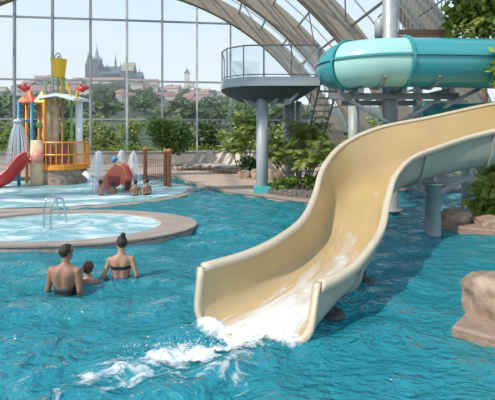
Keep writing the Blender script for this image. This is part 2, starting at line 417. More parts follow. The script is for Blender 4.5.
def ell_ring(c, a, b, z, n=72, t0=0, t1=2 * PI): return [Vector((c[0] + a * math.cos(t0 + (t1 - t0) * i / n), c[1] + b * math.sin(t0 + (t1 - t0) * i / n), z)) for i in range(n)]
def basin(name, label, cat, c, a, b, w, ztop, zfl, wz, wm, wlabel, rim_m, wb=None):
    wb = wb or w
    t = thing(name, label, cat, (c[0], c[1], -1.0))
    def pp(mb, nm, m, sm=False):
        o = mb.build(nm, m, t, smooth=sm); o.matrix_parent_inverse = Matrix.Translation(t.location).inverted(); return o
    mb = MB().loft([ell_ring(c, a, b, -1), ell_ring(c, a, b, ztop - .03), ell_ring(c, a - .04, b - .04, ztop), ell_ring(c, a - w, b - wb, ztop), ell_ring(c, a - w - .02, b - wb - .02, ztop - .03), ell_ring(c, a - w - .02, b - wb - .02, zfl - .1)], caps=False)
    pp(mb, 'rim', rim_m)
    pp(MB().add(ell_ring(c, a - w, b - wb, zfl), [tuple(range(72))]), 'basin_floor', M_padfloor)
    n = 40; mb = MB(); rings = []
    for k in range(1, n + 1):
        f = k / n
        rings.append([Vector((v.x, v.y, wz + .025 * noise.noise(Vector((v.x * 3, v.y * 3.5, wz * 9))))) for v in ell_ring(c, (a - w) * f, (b - wb) * f, 0)])
    mb.loft(rings, caps=False); mb.add([rings[0][i] for i in range(72)], [tuple(range(72))])
    wo_ = mb.build(wlabel[0], wm, smooth=True); tag(wo_, wlabel[1], 'water', kind='stuff')
    return t, pp
jac, jpp = basin('whirlpool', 'oval whirlpool basin with a wide tan rim standing in the pool', 'whirlpool', JC, JA, JB, .80, .08, -.5, .06, M_jacw, ('whirlpool_water', 'white churning water inside the oval whirlpool'), M_tile, wb=.22)
jpp(MB().loft([ell_ring(JC, JA + .03, JB + .03, .08), ell_ring(JC, JA + .03, JB + .03, .12), ell_ring(JC, JA - .80, JB - .22, .12), ell_ring(JC, JA - .80, JB - .22, .08)], caps=False), 'coping', M_coping)
spl, spp = basin('splash_pool', 'shallow pale splash pool under the play tower', 'splash pool', SPC, SPA, SPB, .30, .03, -.30, .045, M_splashw, ('splash_water', 'pale foamy shallow water around the play tower'), M_coping)

# grab rail in the whirlpool
hr = thing('grab_rail', 'curved steel grab rail rising from the whirlpool', 'grab rail', (-4.72, 8.35, .1))
for dx, dy in ((0, 0), (.28, -.22)):
    pth = catmull([(dx, dy, -.6), (dx, dy, .25), (dx + .03, dy + .02, .58), (dx + .09 - .0, dy + .14, .64), (dx + .12, dy + .3, .55), (dx + .14, dy + .42, .05)], 6)
    MB().tube(pth, .022, 8).build('rail', M_chrome, hr, smooth=True)

# deck, back wall, hedge
def prism(mb, pts, z0, z1, mi=0):
    n = len(pts)
    vs = [(p[0], p[1], z0) for p in pts] + [(p[0], p[1], z1) for p in pts]
    return mb.add(vs, [tuple(range(n))[::-1], tuple(range(n, 2 * n))] + [(i, (i + 1) % n, n + (i + 1) % n, n + i) for i in range(n)], mi)
edge = catmull([(-24, 17.9, 0), (-11, 18.0, 0), (-6.5, 18.4, 0), (-4.2, 18.9, 0), (-3.3, 17.6, 0), (-2.5, 16.0, 0), (-1.1, 13.9, 0), (.4, 12.7, 0), (1.7, 11.6, 0), (2.6, 11.5, 0), (3.4, 12.7, 0), (5.2, 13.7, 0), (9.3, 14.0, 0)], 6)
far = [(9.3, 31.4), (-24, 27.8)]
dk = prism(MB(), [(p.x, p.y) for p in edge] + far, -1.0, .10).build('floor_deck', M_deck); tag(dk, 'sandy pink deck behind the pool', 'deck', kind='structure')
cp = MB().loft([[p + Vector((0, -.06, .06)), p + Vector((0, -.06, .13)), p + Vector((0, .30, .13)), p + Vector((0, .30, .06))] for p in edge]).build('trim_1', M_coping); tag(cp, 'stone coping along the deck edge', 'coping', kind='structure')
bw = MB()
a, b = fac(-24, 0, 3.3), fac(1.5, 0, 3.3); c = (a + b) / 2
bw.box((c.x, c.y, .53), ((b - a).length, .35, .86), rz=math.atan(.1096))
bw.box((c.x, c.y - .02, .99), ((b - a).length, .45, .07), rz=math.atan(.1096))
tag(bw.build('wall_back', M_wall), 'low sandstone planter wall behind the loungers', 'wall', kind='structure')

# ------------------------------------------------------------------ foliage
def leaf_cloud(mb, c, rad, n, size, mi=0, hollow=.5, rng=random):
    c = Vector(c)
    for _ in range(n):
        while True:
            p = Vector((rng.uniform(-1, 1), rng.uniform(-1, 1), rng.uniform(-1, 1)))
            if hollow ** 2 < p.length_squared < 1: break
        p = c + Vector((p.x * rad[0], p.y * rad[1], p.z * rad[2]))
        d = Vector((rng.gauss(0, 1), rng.gauss(0, 1), rng.gauss(-.2, .7))).normalized()
        s = d.cross(Vector((rng.gauss(0, 1), rng.gauss(0, 1), rng.gauss(0, 1)))).normalized()
        l = size * rng.uniform(.6, 1.3); ww = l * .28
        mb.add([p, p + d * l * .45 + s * ww, p + d * l, p + d * l * .45 - s * ww], [(0, 1, 2, 3)], mi)
def frond_mesh(mb, base, az, ln, rise, droop, nl=26, lw=.022, ll=.34, segs=8, taper=True):
    base = Vector(base); out_ = Vector((math.cos(az), math.sin(az), 0)); side = Vector((-out_.y, out_.x, 0)); pts = []
    for i in range(segs + 1):
        t = i / segs
        pts.append(base + out_ * (ln * (t * .95 - .18 * t * t * droop)) + Vector((0, 0, ln * (rise * t - droop * t * t))))
    mb.tube(pts, [.014 * (1 - .8 * i / segs) for i in range(segs + 1)], 4)
    for k in range(nl):
        t = .12 + .88 * (k + .5) / nl; i = min(segs - 1, int(t * segs)); f = t * segs - i
        p = pts[i].lerp(pts[i + 1], f); tg = (pts[i + 1] - pts[i]).normalized()
        l = ll * (math.sin(PI * (.15 + .8 * t)) if taper else 1) * random.uniform(.85, 1.15)
        for sg in (-1, 1):
            d = (side * sg * .85 + tg * .75 + Vector((0, 0, -.25 + random.uniform(-.12, .1)))).normalized()
            ww = d.cross(Vector((0, 0, 1))).normalized() * lw
            mb.add([p, p + d * l * .4 + ww, p + d * l, p + d * l * .4 - ww], [(0, 1, 2, 3)])
def palm(name, label, loc, stems, nfr, ln, m, rise=.75, droop=.65, ll=.34, lw=.03, sr=.03, cat='palm', rz=0):
    """stems: list of (x, y, lean x, lean y, height)"""
    t = thing(name, label, cat, loc, rz)
    for (x, y, lx, ly, h) in stems:
        top = Vector((x + lx, y + ly, h))
        MB().tube([(x, y, 0), Vector((x, y, 0)).lerp(top, .5) + Vector((-.03 * lx, 0, 0)), top], [sr * 1.2, sr, sr * .8], 7).build('stem', M_bark, t, smooth=True)
        for k in range(nfr):
            mb = MB(); az = 2 * PI * k / nfr + random.uniform(-.35, .35); hh = random.uniform(.8, 1.25)
            frond_mesh(mb, top - Vector((0, 0, random.uniform(0, .35))), az, ln * random.uniform(.75, 1.1), rise * hh, droop * random.uniform(.7, 1.2), ll=ll, lw=lw)
            mb.build('frond', m, t)
    return t
def bush(name, label, loc, rad, n, size, m, cat='bush', trunk=None, kind=None, blobs=7, group=None):
    t = thing(name, label, cat, loc, group=group, kind=kind); mb = MB()
    cz = rad[2] + (trunk or 0)
    for k in range(blobs):
        a = 2 * PI * k / blobs + random.uniform(-.3, .3); rr = random.uniform(.3, .62); zz = random.uniform(-.45, .5)
        leaf_cloud(mb, (rad[0] * rr * math.cos(a), rad[1] * rr * math.sin(a), cz + rad[2] * zz), (rad[0] * .5, rad[1] * .5, rad[2] * .48), n // blobs, size, hollow=.35)
    leaf_cloud(mb, (0, 0, cz), (rad[0] * .7, rad[1] * .7, rad[2] * .75), n // 3, size, hollow=.2)
    mb.build('crown', m, t)
    tb = MB().tube([(0, 0, -.02), (.03, 0, cz * .5), (0, .02, cz)], [.05 + .02 * rad[0]] * 2 + [.03], 8)
    for k in range(4):
        a = 2 * PI * k / 4 + .4
        tb.tube([(0, .01, cz * .75), (rad[0] * .45 * math.cos(a), rad[1] * .45 * math.sin(a), cz + rad[2] * .3)], [.03, .012], 5)
    tb.build('trunk', M_bark, t, smooth=True)
    return t
# hedge on the wall
hd = MB()
for i in range(150):
    x = -23 + 25.5 * i / 150
    p = fac(x, 0, 2.7)
    leaf_cloud(hd, (p.x, p.y, 1.05 + random.uniform(-.1, .12)), (.25, .3, .45 + random.uniform(-.08, .12)), 26, .17, hollow=.2)
tag(hd.build('hedge', M_yleaf), 'clipped green hedge along the top of the sandstone wall', 'hedge', kind='stuff')
random.seed(21)
bush('indoor_tree', 'round leafy tree with a thin trunk by the sandstone wall', (ground(164, 172, .1).x - .05, 21.6, .1), (1.45, 1.3, 1.3), 2600, .22, M_mleaf, 'tree', trunk=.75)
# palm beside the loungers
palm('yucca_palm', 'tall feathery palm at the end of the lounger row', (-.25, 18.6, .1), [(0, 0, -.1, 0, 1.9), (.25, .1, .3, .1, 2.45), (-.2, .2, -.35, 0, 1.4), (.1, .3, .1, .1, 2.9)], 26, 1.05, M_palm, rise=1.0, droop=.9, ll=.34, lw=.028)
bush('green_bush', 'dark low shrub under the tall feathery palm', (.15, 18.2, .1), (.7, .6, .55), 420, .2, M_dleaf)
palm('areca_palm', 'bushy palm with arching fronds beside the steel column', (2.0, 13.7, .15), [(0, 0, -.25, 0, 1.35), (.2, .1, .15, .1, 1.75), (-.25, .1, -.6, 0, 1.05), (.3, -.1, .75, -.1, 1.3), (0, .25, .3, .2, 2.15), (.1, -.2, .2, -.3, .95)], 20, 1.25, M_palm, rise=1.25, droop=1.05, ll=.36, lw=.026)
bush('green_bush', 'low leafy shrub at the foot of the bushy palm', (1.35, 12.9, .15), (.6, .4, .33), 520, .16, M_leaf)
bush('green_bush', 'low shrub between the bushy palm and the slide', (2.35, 12.9, .15), (.45, .4, .36), 420, .16, M_leaf)

# ------------------------------------------------------------------ rocks
def rock_mesh(mb, c, rad, seed, det=3, amp=.28, flat=None):
    bm = bmesh.new(); bmesh.ops.create_icosphere(bm, subdivisions=det, radius=1)
    for v in bm.verts:
        n = v.co.normalized()
        d = 1 + amp * noise.noise(n * 1.3 + Vector((seed, 0, 0))) + amp * .6 * noise.noise(n * 3 + Vector((0, seed, 0))) + amp * .25 * noise.noise(n * 7 + Vector((0, 0, seed)))
        q = n * d; q = Vector((math.copysign(abs(q.x) ** .65, q.x), math.copysign(abs(q.y) ** .65, q.y), math.copysign(abs(q.z) ** .7, q.z)))
        v.co = Vector((q.x * rad[0], q.y * rad[1], q.z * rad[2]))
    mb.add([Vector(c) + v.co for v in bm.verts], [tuple(v.index for v in f.verts) for f in bm.faces]); bm.free()
def rock(label, loc, rad, seed, m=M_rock, group=None, det=3, amp=.3, up=.5):
    mb = MB(); rock_mesh(mb, (0, 0, rad[2] * up), rad, seed, det, amp)
    o = mb.build('boulder', m, smooth=det > 3, loc=loc); return tag(o, label, 'rock', group)
def ledge(name, label, pts, z0, z1):
    mb = prism(MB(), pts, z0, z1 - .03)
    c = Vector((sum(p[0] for p in pts) / len(pts), sum(p[1] for p in pts) / len(pts), 0))
    ins = [(p[0] + (c.x - p[0]) * .03, p[1] + (c.y - p[1]) * .03) for p in pts]
    n = len(pts); mb.add([(p[0], p[1], z1 - .03) for p in pts] + [(p[0], p[1], z1) for p in ins], [(i, (i + 1) % n, n + (i + 1) % n, n + i) for i in range(n)] + [tuple(range(n, 2 * n))])
    return tag(mb.build(name, M_slab), label, 'ledge')
ledge('rock_ledge', 'tan stone ledge carrying the tall boulder at the near poolside', [(2.24, 3.95), (2.5, 3.76), (3.3, 3.5), (4.6, 3.45), (4.6, 5.2), (3.2, 4.9), (2.75, 4.42), (2.47, 4.16)], -1.0, .11)
rock('tall weathered boulder on the near poolside ledge', (3.10, 4.28, .06), (.42, .36, .40), 6.7, det=5, amp=.22, up=.22)
rock('broad boulder behind the tall one on the near ledge', (3.95, 4.6, .06), (.6, .45, .3), 8.4, det=4)
lp = catmull([(4.45, 8.85, 0), (4.62, 8.35, 0), (5.1, 7.95, 0), (5.8, 7.75, 0), (7.2, 7.7, 0), (7.4, 9.2, 0), (6.2, 9.9, 0), (5.2, 9.7, 0), (4.45, 8.85, 0)], 4)
ledge('rock_ledge', 'low tan ledge under the shrubs beyond the slide pillar', [(p.x, p.y) for p in lp[:-1]], -1.0, .13)
for i, (x, y, rx, ry, rz_, sd_, lb) in enumerate([
    (5.05, 8.75, .33, .25, .20, 1.7, 'flat topped reddish boulder on the ledge beyond the slide pillar'),
    (5.55, 8.3, .30, .24, .15, 2.9, 'low rounded boulder at the water side of the shrub ledge'),
    (6.1, 8.1, .36, .26, .17, 4.4, 'wide boulder below the shrub with drooping leaves'),
    (6.75, 8.15, .3, .25, .2, 5.2, 'boulder at the outer end of the shrub ledge')]):
    rock(lb, (x, y, .11), (rx, ry, rz_), sd_, det=4)
# planter stones around the bushy palm
random.seed(5)
for i, (x, y) in enumerate([(.95, 12.75), (1.25, 12.45), (1.55, 12.2), (1.85, 12.0), (2.15, 11.95), (2.45, 12.1), (2.75, 12.5)]):
    rock('rough grey stone of the curb around the bushy palm', (x, y, .1), (.2, .17, .14 + random.uniform(0, .04)), i * 1.9, M_rock2, 'curb stones round the palm', 3)
for i, (x, y, r, lb) in enumerate([(.55, 17.4, .42, 'sunlit boulder below the tall feathery palm'), (-.15, 17.6, .33, 'smaller boulder at the end of the lounger row'), (1.3, 17.2, .4, 'boulder between the two steel columns'), (.9, 18.3, .5, 'large boulder behind the front steel column')]):
    rock(lb, (x, y, .1), (r, r * .8, r * .75), i * 2.3 + 1, M_rock, None, 4)
for i, (x, y, r, lb) in enumerate([(6.0, 14.6, .4, 'rounded boulder on the deck seen under the slide'), (6.9, 14.9, .5, 'big boulder on the deck right of the slide pillar'), (7.9, 14.8, .45, 'boulder on the deck near the hall side'), (4.9, 14.6, .35, 'small boulder on the deck behind the slide pillar')]):
    rock(lb, (x, y, .1), (r, r * .8, r * .7), i * 3.3 + 2, M_rock, None, 4)

# shrubs on the right
random.seed(31)
bush('poolside_shrub', 'shrub with drooping bright leaves on the ledge beyond the slide pillar', (6.25, 8.75, .12), (.72, .6, .78), 1300, .26, M_palm)
bush('poolside_tree', 'tall leafy tree with branches hanging over the turquoise tube', (7.1, 10.8, .1), (1.1, 1.0, 1.2), 2400, .26, M_palm, 'tree', trunk=4.75, blobs=10)
bush('poolside_tree', 'slender tree whose leaves reach past the end of the tube', (6.35, 8.3, .12), (.78, .6, 1.0), 1300, .2, M_palm, 'tree', trunk=2.5)
# ------------------------------------------------------------------ body slide (beige flume)
ST = [  # rim left, rim right, bed left, bed right
 ((-.50, 4.22, .65), (.79, 4.08, .54), (-.56, 4.12, -.02), (.62, 3.76, -.02)),
 ((.0, 4.6, .67), (1.10, 4.3, .57), (.05, 4.55, .09), (1.0, 4.15, .20)),
 ((.45, 5.05, .73), (1.42, 4.62, .64), (.5, 5.0, .18), (1.30, 4.5, .27)),
 ((.93, 5.8, .84), (1.92, 5.3, .82), (1.0, 5.7, .28), (1.78, 5.2, .36)),
 ((1.29, 6.7, 1.07), (2.29, 6.0, 1.12), (1.4, 6.55, .42), (2.12, 5.98, .50)),
 ((1.68, 7.7, 1.55), (2.71, 6.7, 1.46), (1.85, 7.4, .72), (2.52, 6.72, .78)),
 ((2.33, 8.5, 2.02), (3.3, 7.3, 1.75), (2.5, 8.15, 1.0), (3.15, 7.38, 1.06)),
 ((3.31, 8.95, 2.4), (4.0, 7.55, 1.97), (3.4, 8.6, 1.22), (3.92, 7.66, 1.25)),
 ((4.6, 9.0, 2.66), (4.75, 7.7, 2.18), (4.6, 8.7, 1.42), (4.7, 7.82, 1.42)),
 ((5.9, 8.9, 2.95), (5.7, 7.65, 2.42), (5.85, 8.6, 1.64), (5.7, 7.78, 1.62)),
 ((7.3, 8.5, 3.2), (6.8, 7.2, 2.75), (7.2, 8.25, 1.95), (6.85, 7.4, 1.9)),
]
NS = 7
cols = [catmull([s[k] for s in ST], NS) for k in range(4)]
def section(i, n=22):
    Lr, Rr, BL, BR = (cols[k][i] for k in range(4))
    a1, b1 = Lr.lerp(BL, .58), BL.lerp(BR, .36)
    a2, b2 = BR.lerp(BL, .36), BR.lerp(Rr, .42)
    out = [Lr.lerp(a1, t / 3) for t in range(3)]
    out += [a1 * (1 - t) ** 2 + BL * 2 * t * (1 - t) + b1 * t * t for t in (k / 9 for k in range(10))]
    out += [a2 * (1 - t) ** 2 + BR * 2 * t * (1 - t) + b2 * t * t for t in (k / 9 for k in range(10))]
    out += [b2.lerp(Rr, t / 3) for t in range(1, 4)]
    return out
SECT = [section(i) for i in range(len(cols[0]))]
nS, nP = len(SECT), len(SECT[0])
def sec_norm(i, j):
    u = SECT[i][min(j + 1, nP - 1)] - SECT[i][max(j - 1, 0)]; v = SECT[min(i + 1, nS - 1)][j] - SECT[max(i - 1, 0)][j]
    n = u.cross(v).normalized(); return n
NRM = [[sec_norm(i, j) for j in range(nP)] for i in range(nS)]
mid = nP // 2
if NRM[nS // 2][mid].z < 0: NRM = [[-n for n in r] for r in NRM]
slide = thing('water_slide', 'wide beige body slide curving down into the pool', 'water slide', (4.15, 8.1, -1.0))
def sp(mb, name, m, smooth=True, parent=None):
    o = mb.build(name, m, parent or slide, smooth=smooth)
    o.matrix_parent_inverse = Matrix.Translation(slide.location).inverted() if parent is None else Matrix.Identity(4)
    return o
TH = .045
trough = sp(MB().loft(SECT, closed=False), 'trough', M_beige)
sp(MB().loft([[SECT[i][j] - NRM[i][j] * TH for j in range(nP)] for i in range(nS)], closed=False), 'outer_shell', M_outer)
def rimloop(k):
    rings = []; j = 0 if k == 0 else nP - 1
    for i in range(nS):
        p = SECT[i][j]; n = -NRM[i][j]; n = Vector((n.x, n.y, 0)).normalized(); up = (SECT[i][j] - SECT[i][1 if k == 0 else nP - 2]).normalized()
        w = .10; ring = []
        for a, b in ((-.012, -.05), (-.012, .0), (.02, .03), (w - .02, .03), (w, .0), (w, -.09), (w - .03, -.09), (w - .03, -.05)):
            ring.append(p + n * a + up * b)
        rings.append(ring)
    return MB().loft(rings)
sp(rimloop(0), 'rim', M_cream); sp(rimloop(1), 'rim', M_cream)
# lip that closes the cut end of the trough
lip = MB()
lr = [[SECT[0][j] + NRM[0][j] * .012, SECT[0][j] + NRM[0][j] * .012 + d, SECT[0][j] - NRM[0][j] * .075 + d, SECT[0][j] - NRM[0][j] * .075] for j in range(nP) for d in [(SECT[0][j] - SECT[1][j]).normalized() * .06]]
lip.loft(lr); sp(lip, 'end_lip', M_cream)
# bolted joint flanges on the outside of the shell
for i in (14, 30, 46, 60):
    rings = []
    for j in range(nP):
        t = (SECT[min(i + 1, nS - 1)][j] - SECT[i][j]).normalized() * .035
        p = SECT[i][j]; n = NRM[i][j]
        rings.append([p - n * (TH - .005) - t, p - n * (TH - .005) + t, p - n * (TH + .05) + t, p - n * (TH + .05) - t])
    sp(MB().loft(rings), 'joint_flange', M_outer, smooth=False)
# supports
def support(x, y, ztop, r, arms=()):
    s = sp(MB().lathe([(r * 1.9, -1.0), (r * 1.9, -.97), (r, -.96), (r, ztop - .03), (r * 1.35, ztop - .03), (r * 1.35, ztop)], (x, y, 0), 18), 'pillar', M_dsteel if r < .1 else M_steel)
    for a, b, ra in arms:
        attach(MB().tube([a, b], ra, 4), 'bracket_arm', M_steel, slide, s)
    return s
support(4.17, 8.1, 1.12, .165, [((4.17, 8.1, .80), (3.45, 8.02, 1.12), .06), ((4.17, 8.1, .80), (4.95, 8.15, 1.22), .06), ((3.3, 8.02, 1.12), (5.15, 8.2, 1.22), .07), ((4.17, 8.1, 1.12), (4.2, 8.2, 1.30), .12)])
support(1.0, 4.45, .14, .05); support(1.72, 5.45, .24, .05)
for i, (x, y) in enumerate(((1.0, 4.45), (1.72, 5.45))):
    sp(MB().lathe([(.17, -.02), (.17, .012), (.10, .02)], (x + .03, y, 0), 18), 'base_plate', M_under)
    sp(MB().box((x, y, .08 + .04 * i), (.11, .11, .12 + .08 * i)), 'foot', M_under, False)
# running water on the bed
def flow_attr(o, dens, flow):
    a = o.data.attributes.new('foam_amount', 'FLOAT', 'POINT'); a.data.foreach_set('value', dens)
    f = o.data.attributes.new('flow_coord', 'FLOAT_VECTOR', 'POINT'); f.data.foreach_set('vector', [c for v in flow for c in v])
j0, j1 = 6, nP - 7
mb = MB(); dens, flow, rings = [], [], []
for i in range(0, 71):
    rings.append([SECT[i][j] + NRM[i][j] * (.010 + .012 * noise.noise(SECT[i][j] * 9)) for j in range(j0, j1 + 1)])
    for j in range(j0, j1 + 1):
        u = (j - j0) / (j1 - j0); t = i / 70
        dn = .62 * math.sin(PI * u) ** .8 * (1 - .55 * smooth01(t * 1.9)) + .06
        dn += .18 * math.exp(-((u - .62) / .25) ** 2) * (1 - smooth01(t * 1.2))
        dens.append(dn); flow.append((u * 1.0, t * 9, 0))
mb.loft(rings, closed=False)
rw = mb.build('running_water', M_stream, smooth=True); flow_attr(rw, dens, flow)
tag(rw, 'white water rushing down the bed of the beige slide', 'water', kind='stuff')
# splash at the exit
def seg_d(x, y, a, b):
    p, a, b = Vector((x, y)), Vector(a), Vector(b); t = max(0, min(1, (p - a).dot(b - a) / (b - a).length_squared)); return (p - a.lerp(b, t)).length, t
def foam_den(x, y):
    d1, t1 = seg_d(x, y, (.45, 3.86), (-.45, 4.05)); d2, t2 = seg_d(x, y, (.05, 3.85), (-.85, 3.56)); d3, t3 = seg_d(x, y, (-.6, 3.65), (-1.45, 3.22)); d4, t4 = seg_d(x, y, (-.2, 3.6), (-.1, 3.25))
    v = max(.74 * math.exp(-(d1 / .20) ** 2), .68 * math.exp(-(d2 / .27) ** 2), (.53 - .04 * t3) * math.exp(-(d3 / .29) ** 2), .45 * math.exp(-(d4 / .36) ** 2), .46 * math.exp(-(seg_d(x, y, (-.3, 3.45), (-1.1, 3.1))[0] / .10) ** 2), .44 * math.exp(-(seg_d(x, y, (-1.45, 3.25), (-1.2, 3.05))[0] / .12) ** 2))
    v = max(v, .46 * math.exp(-(seg_d(x, y, (-.1, 3.5), (-1.5, 3.15))[0] / .42) ** 2))
    return v
mb = MB(); dens, flow = [], []; gx, gy = 210, 100; X0, X1, Y0, Y1 = -2.0, .85, 2.9, 4.3
vs_ = []
for j in range(gy):
    for i in range(gx):
        x = X0 + (X1 - X0) * i / (gx - 1); y = Y0 + (Y1 - Y0) * j / (gy - 1); dn = foam_den(x, y)
        h = wave(x, y) + .006 + .13 * max(0, dn - .36) * (1 + .9 * noise.noise(Vector((x * 7, y * 7, 2))) + .6 * noise.noise(Vector((x * 18, y * 18, 4))))
        vs_.append((x, y, h)); dens.append(dn + .02); flow.append((x, y, 0))
mb.add(vs_, [(j * gx + i, j * gx + i + 1, (j + 1) * gx + i + 1, (j + 1) * gx + i) for j in range(gy - 1) for i in range(gx - 1)])
fo = mb.build('splash_foam', M_foam, smooth=True); flow_attr(fo, dens, flow)
tag(fo, 'white foam spreading from the end of the beige slide', 'foam', kind='stuff')
dm = MB(); random.seed(11)
for k in range(420):
    t = random.random(); x = .4 - 1.5 * t + random.gauss(0, .12); y = 3.9 - .35 * t + random.gauss(0, .11)
    z = max(.02, abs(random.gauss(0, .075)) * (1.1 - t) + .03); r = random.uniform(.002, .006)
    dm.ell((x, y, z), (r, r, r), 5, 4)
tag(dm.build('spray_drops', M_white, smooth=True), 'flying drops over the foam at the slide end', 'spray', kind='stuff')

# ------------------------------------------------------------------ turquoise tube slide
TP = catmull([(8.2, 9.5, 3.95), (7.4, 9.3, 3.97), (6.3, 9.15, 4.0), (5.0, 9.1, 4.02), (3.95, 9.1, 4.03), (3.2, 9.2, 4.03), (2.65, 9.7, 4.06), (2.68, 10.6, 4.15), (3.3, 11.35, 4.3), (4.3, 11.8, 4.6), (5.0, 12.1, 5.0)], 6)
tube_t = thing('tube_slide', 'enclosed turquoise tube slide turning above the beige slide', 'water slide', (4.0, 10.0, -1.0))
def tp(mb, name, m, smooth=True):
    o = mb.build(name, m, tube_t, smooth=smooth); o.matrix_parent_inverse = Matrix.Translation(tube_t.location).inverted(); return o
iA = 24   # joint at x = 3.95
TR = .615
tp(MB().tube(TP[:iA + 1], TR, 40, caps=False), 'tube_segment', M_tube)
o = tp(MB().tube(TP[iA:36], TR, 40, caps=False), 'tube_segment', M_tube_pale); o['label'] = 'pale aqua segment at the bend'
tp(MB().tube(TP[35:], TR, 40, caps=False), 'tube_segment', M_tube)
for i in (10, iA, 35, 48):
    t = (TP[i + 1] - TP[i - 1]).normalized() * .035
    tp(MB().tube([TP[i] - t, TP[i] + t], TR + .055, 40), 'flange_ring', M_tube_fl, False)
for sg in (-1, 1):
    rings = []
    for i in range(len(TP)):
        t = (TP[min(i + 1, len(TP) - 1)] - TP[max(i - 1, 0)]); t.z = 0; t.normalize(); n = Vector((-t.y, t.x, 0)) * sg
        rings.append([TP[i] + n * a + Vector((0, 0, b + .09)) for a, b in ((TR - .02, -.025), (TR + .05, -.025), (TR + .05, .025), (TR - .02, .025))])
    tp(MB().loft(rings), 'seam_flange', M_tube, False)
def gtube(mb, a, b, r): mb.tube([a, b], r, 6); return mb
# steel carrying frame of the tube
fr = thing('support_frame', 'grey steel frame and columns carrying the turquoise tube', 'support frame', (3.95, 10.0, .1))
def fp(mb, name, m, smooth=False):
    o = mb.build(name, m, fr, smooth=smooth); o.matrix_parent_inverse = Matrix.Translation(fr.location).inverted(); return o
fp(MB().lathe([(.32, .1), (.32, .14), (.205, .15), (.205, 9.2)], (4.02, 10.15, 0), 24, False), 'column', M_steel, True)
fp(MB().lathe([(.19, .1), (.19, 3.55)], (3.72, 12.6, 0), 22), 'column', M_col, True)
fp(MB().lathe([(.14, 5.0), (.14, 5.45), (.09, 5.52)], (3.78, 10.3, 0), 16), 'pipe_stub', M_col, True)
fp(MB().box((4.0, 9.85, 3.26), (3.5, .16, .16), ry=.0), 'beam', M_dsteel)
fp(MB().box((4.6, 10.6, 3.14), (3.6, .14, .14), rz=-.05), 'beam', M_dsteel)
for x in (2.9, 4.0, 5.2): fp(MB().box((x, 9.75, 3.34), (.12, 1.2, .12)), 'cross_beam', M_dsteel)
for a, b in (((2.75, 9.85, 3.2), (3.9, 10.1, 2.55)), ((5.3, 9.85, 3.2), (4.15, 10.1, 2.5)), ((6.2, 9.5, 3.45), (5.25, 9.7, 2.95)), ((2.6, 9.9, 3.2), (2.6, 9.9, 3.5))):
    fp(MB().box((Vector(a) + Vector(b)) / 2, (.09, .09, (Vector(a) - Vector(b)).length), ry=math.atan2(a[0] - b[0], a[2] - b[2])), 'brace', M_steel)
for x in (3.3, 4.6):
    mbx = MB()
    mbx.tube([(x, 9.1 - .5, 3.62), (x, 9.1 - .3, 3.45), (x, 9.1, 3.38), (x, 9.1 + .4, 3.45), (x, 9.1 + .55, 3.62)], .05, 6); fp(mbx, 'cradle', M_dsteel)
# second turquoise flume behind
f2 = thing('open_flume', 'dark turquoise open flume passing behind the beige slide', 'water slide', (7, 11, -1))
fpts = [(5.35, 10.5, 3.05), (6.2, 10.7, 3.05), (7.4, 11.0, 3.15), (9.0, 11.6, 3.3)]
fpt = catmull(fpts, 5); rings, rin = [], []
for p in fpt:
    rings.append([p + Vector((0, .5 * math.cos(a), .46 * math.sin(a))) for a in (PI + PI * k / 12 for k in range(13))])
    rin.append([p + Vector((0, .46 * math.cos(a), .42 * math.sin(a))) for a in (PI + PI * k / 12 for k in range(13))])
def f2p(mb, n, m):
    o = mb.build(n, m, f2, smooth=True); o.matrix_parent_inverse = Matrix.Translation(f2.location).inverted()
f2p(MB().loft(rings, closed=False), 'outer_shell', M_tube); f2p(MB().loft(rin, closed=False), 'trough', M_tube)
f2p(MB().loft([rings[0], [p.lerp(q, .5) + Vector((-.25, 0, .12)) for p, q in zip(rings[0], rings[0][::-1])]], closed=False), 'end_cap', M_tube)
f2p(MB().lathe([(.16, -1), (.16, 2.7)], (6.6, 10.8, 0), 18), 'pillar', M_steel)
for sg in (-1, 1): f2p(MB().tube([p + Vector((0, .5 * sg, 0)) for p in fpt], .05, 8), 'rim', M_tube_fl)

# launch platform up behind the tube
lp_ = thing('launch_platform', 'barred railing of the start platform above the turquoise tube', 'platform', (5.2, 12.4, .1))
def lpp(mb, n, m):
    o = mb.build(n, m, lp_); o.matrix_parent_inverse = Matrix.Translation(lp_.location).inverted()
lpp(MB().box((5.65, 12.6, 5.34), (1.6, 2.0, .14)), 'deck', M_brown)
lpp(MB().lathe([(.16, .1), (.16, 5.27)], (6.1, 12.9, 0), 16), 'column', M_steel)
zb, zt = 5.45, 6.62
for z in (zb + .06, zt): lpp(MB().tube([(4.9, 13.5, z), (4.9, 11.65, z), (6.4, 11.65, z), (6.4, 13.5, z)], .03, 6), 'hand_rail', M_dsteel)
for k in range(13): lpp(MB().tube([(4.9 + 1.5 * k / 12, 11.65, zb - .1), (4.9 + 1.5 * k / 12, 11.65, zt)], .018, 5), 'baluster', M_mull_pale)
for k in range(1, 9): lpp(MB().tube([(4.9, 11.65 + 1.85 * k / 9, zb - .1), (4.9, 11.65 + 1.85 * k / 9, zt)], .018, 5), 'baluster', M_mull_pale)
lpp(MB().box((5.65, 11.62, 5.52), (1.55, .05, .16)), 'toe_board', M_brown)
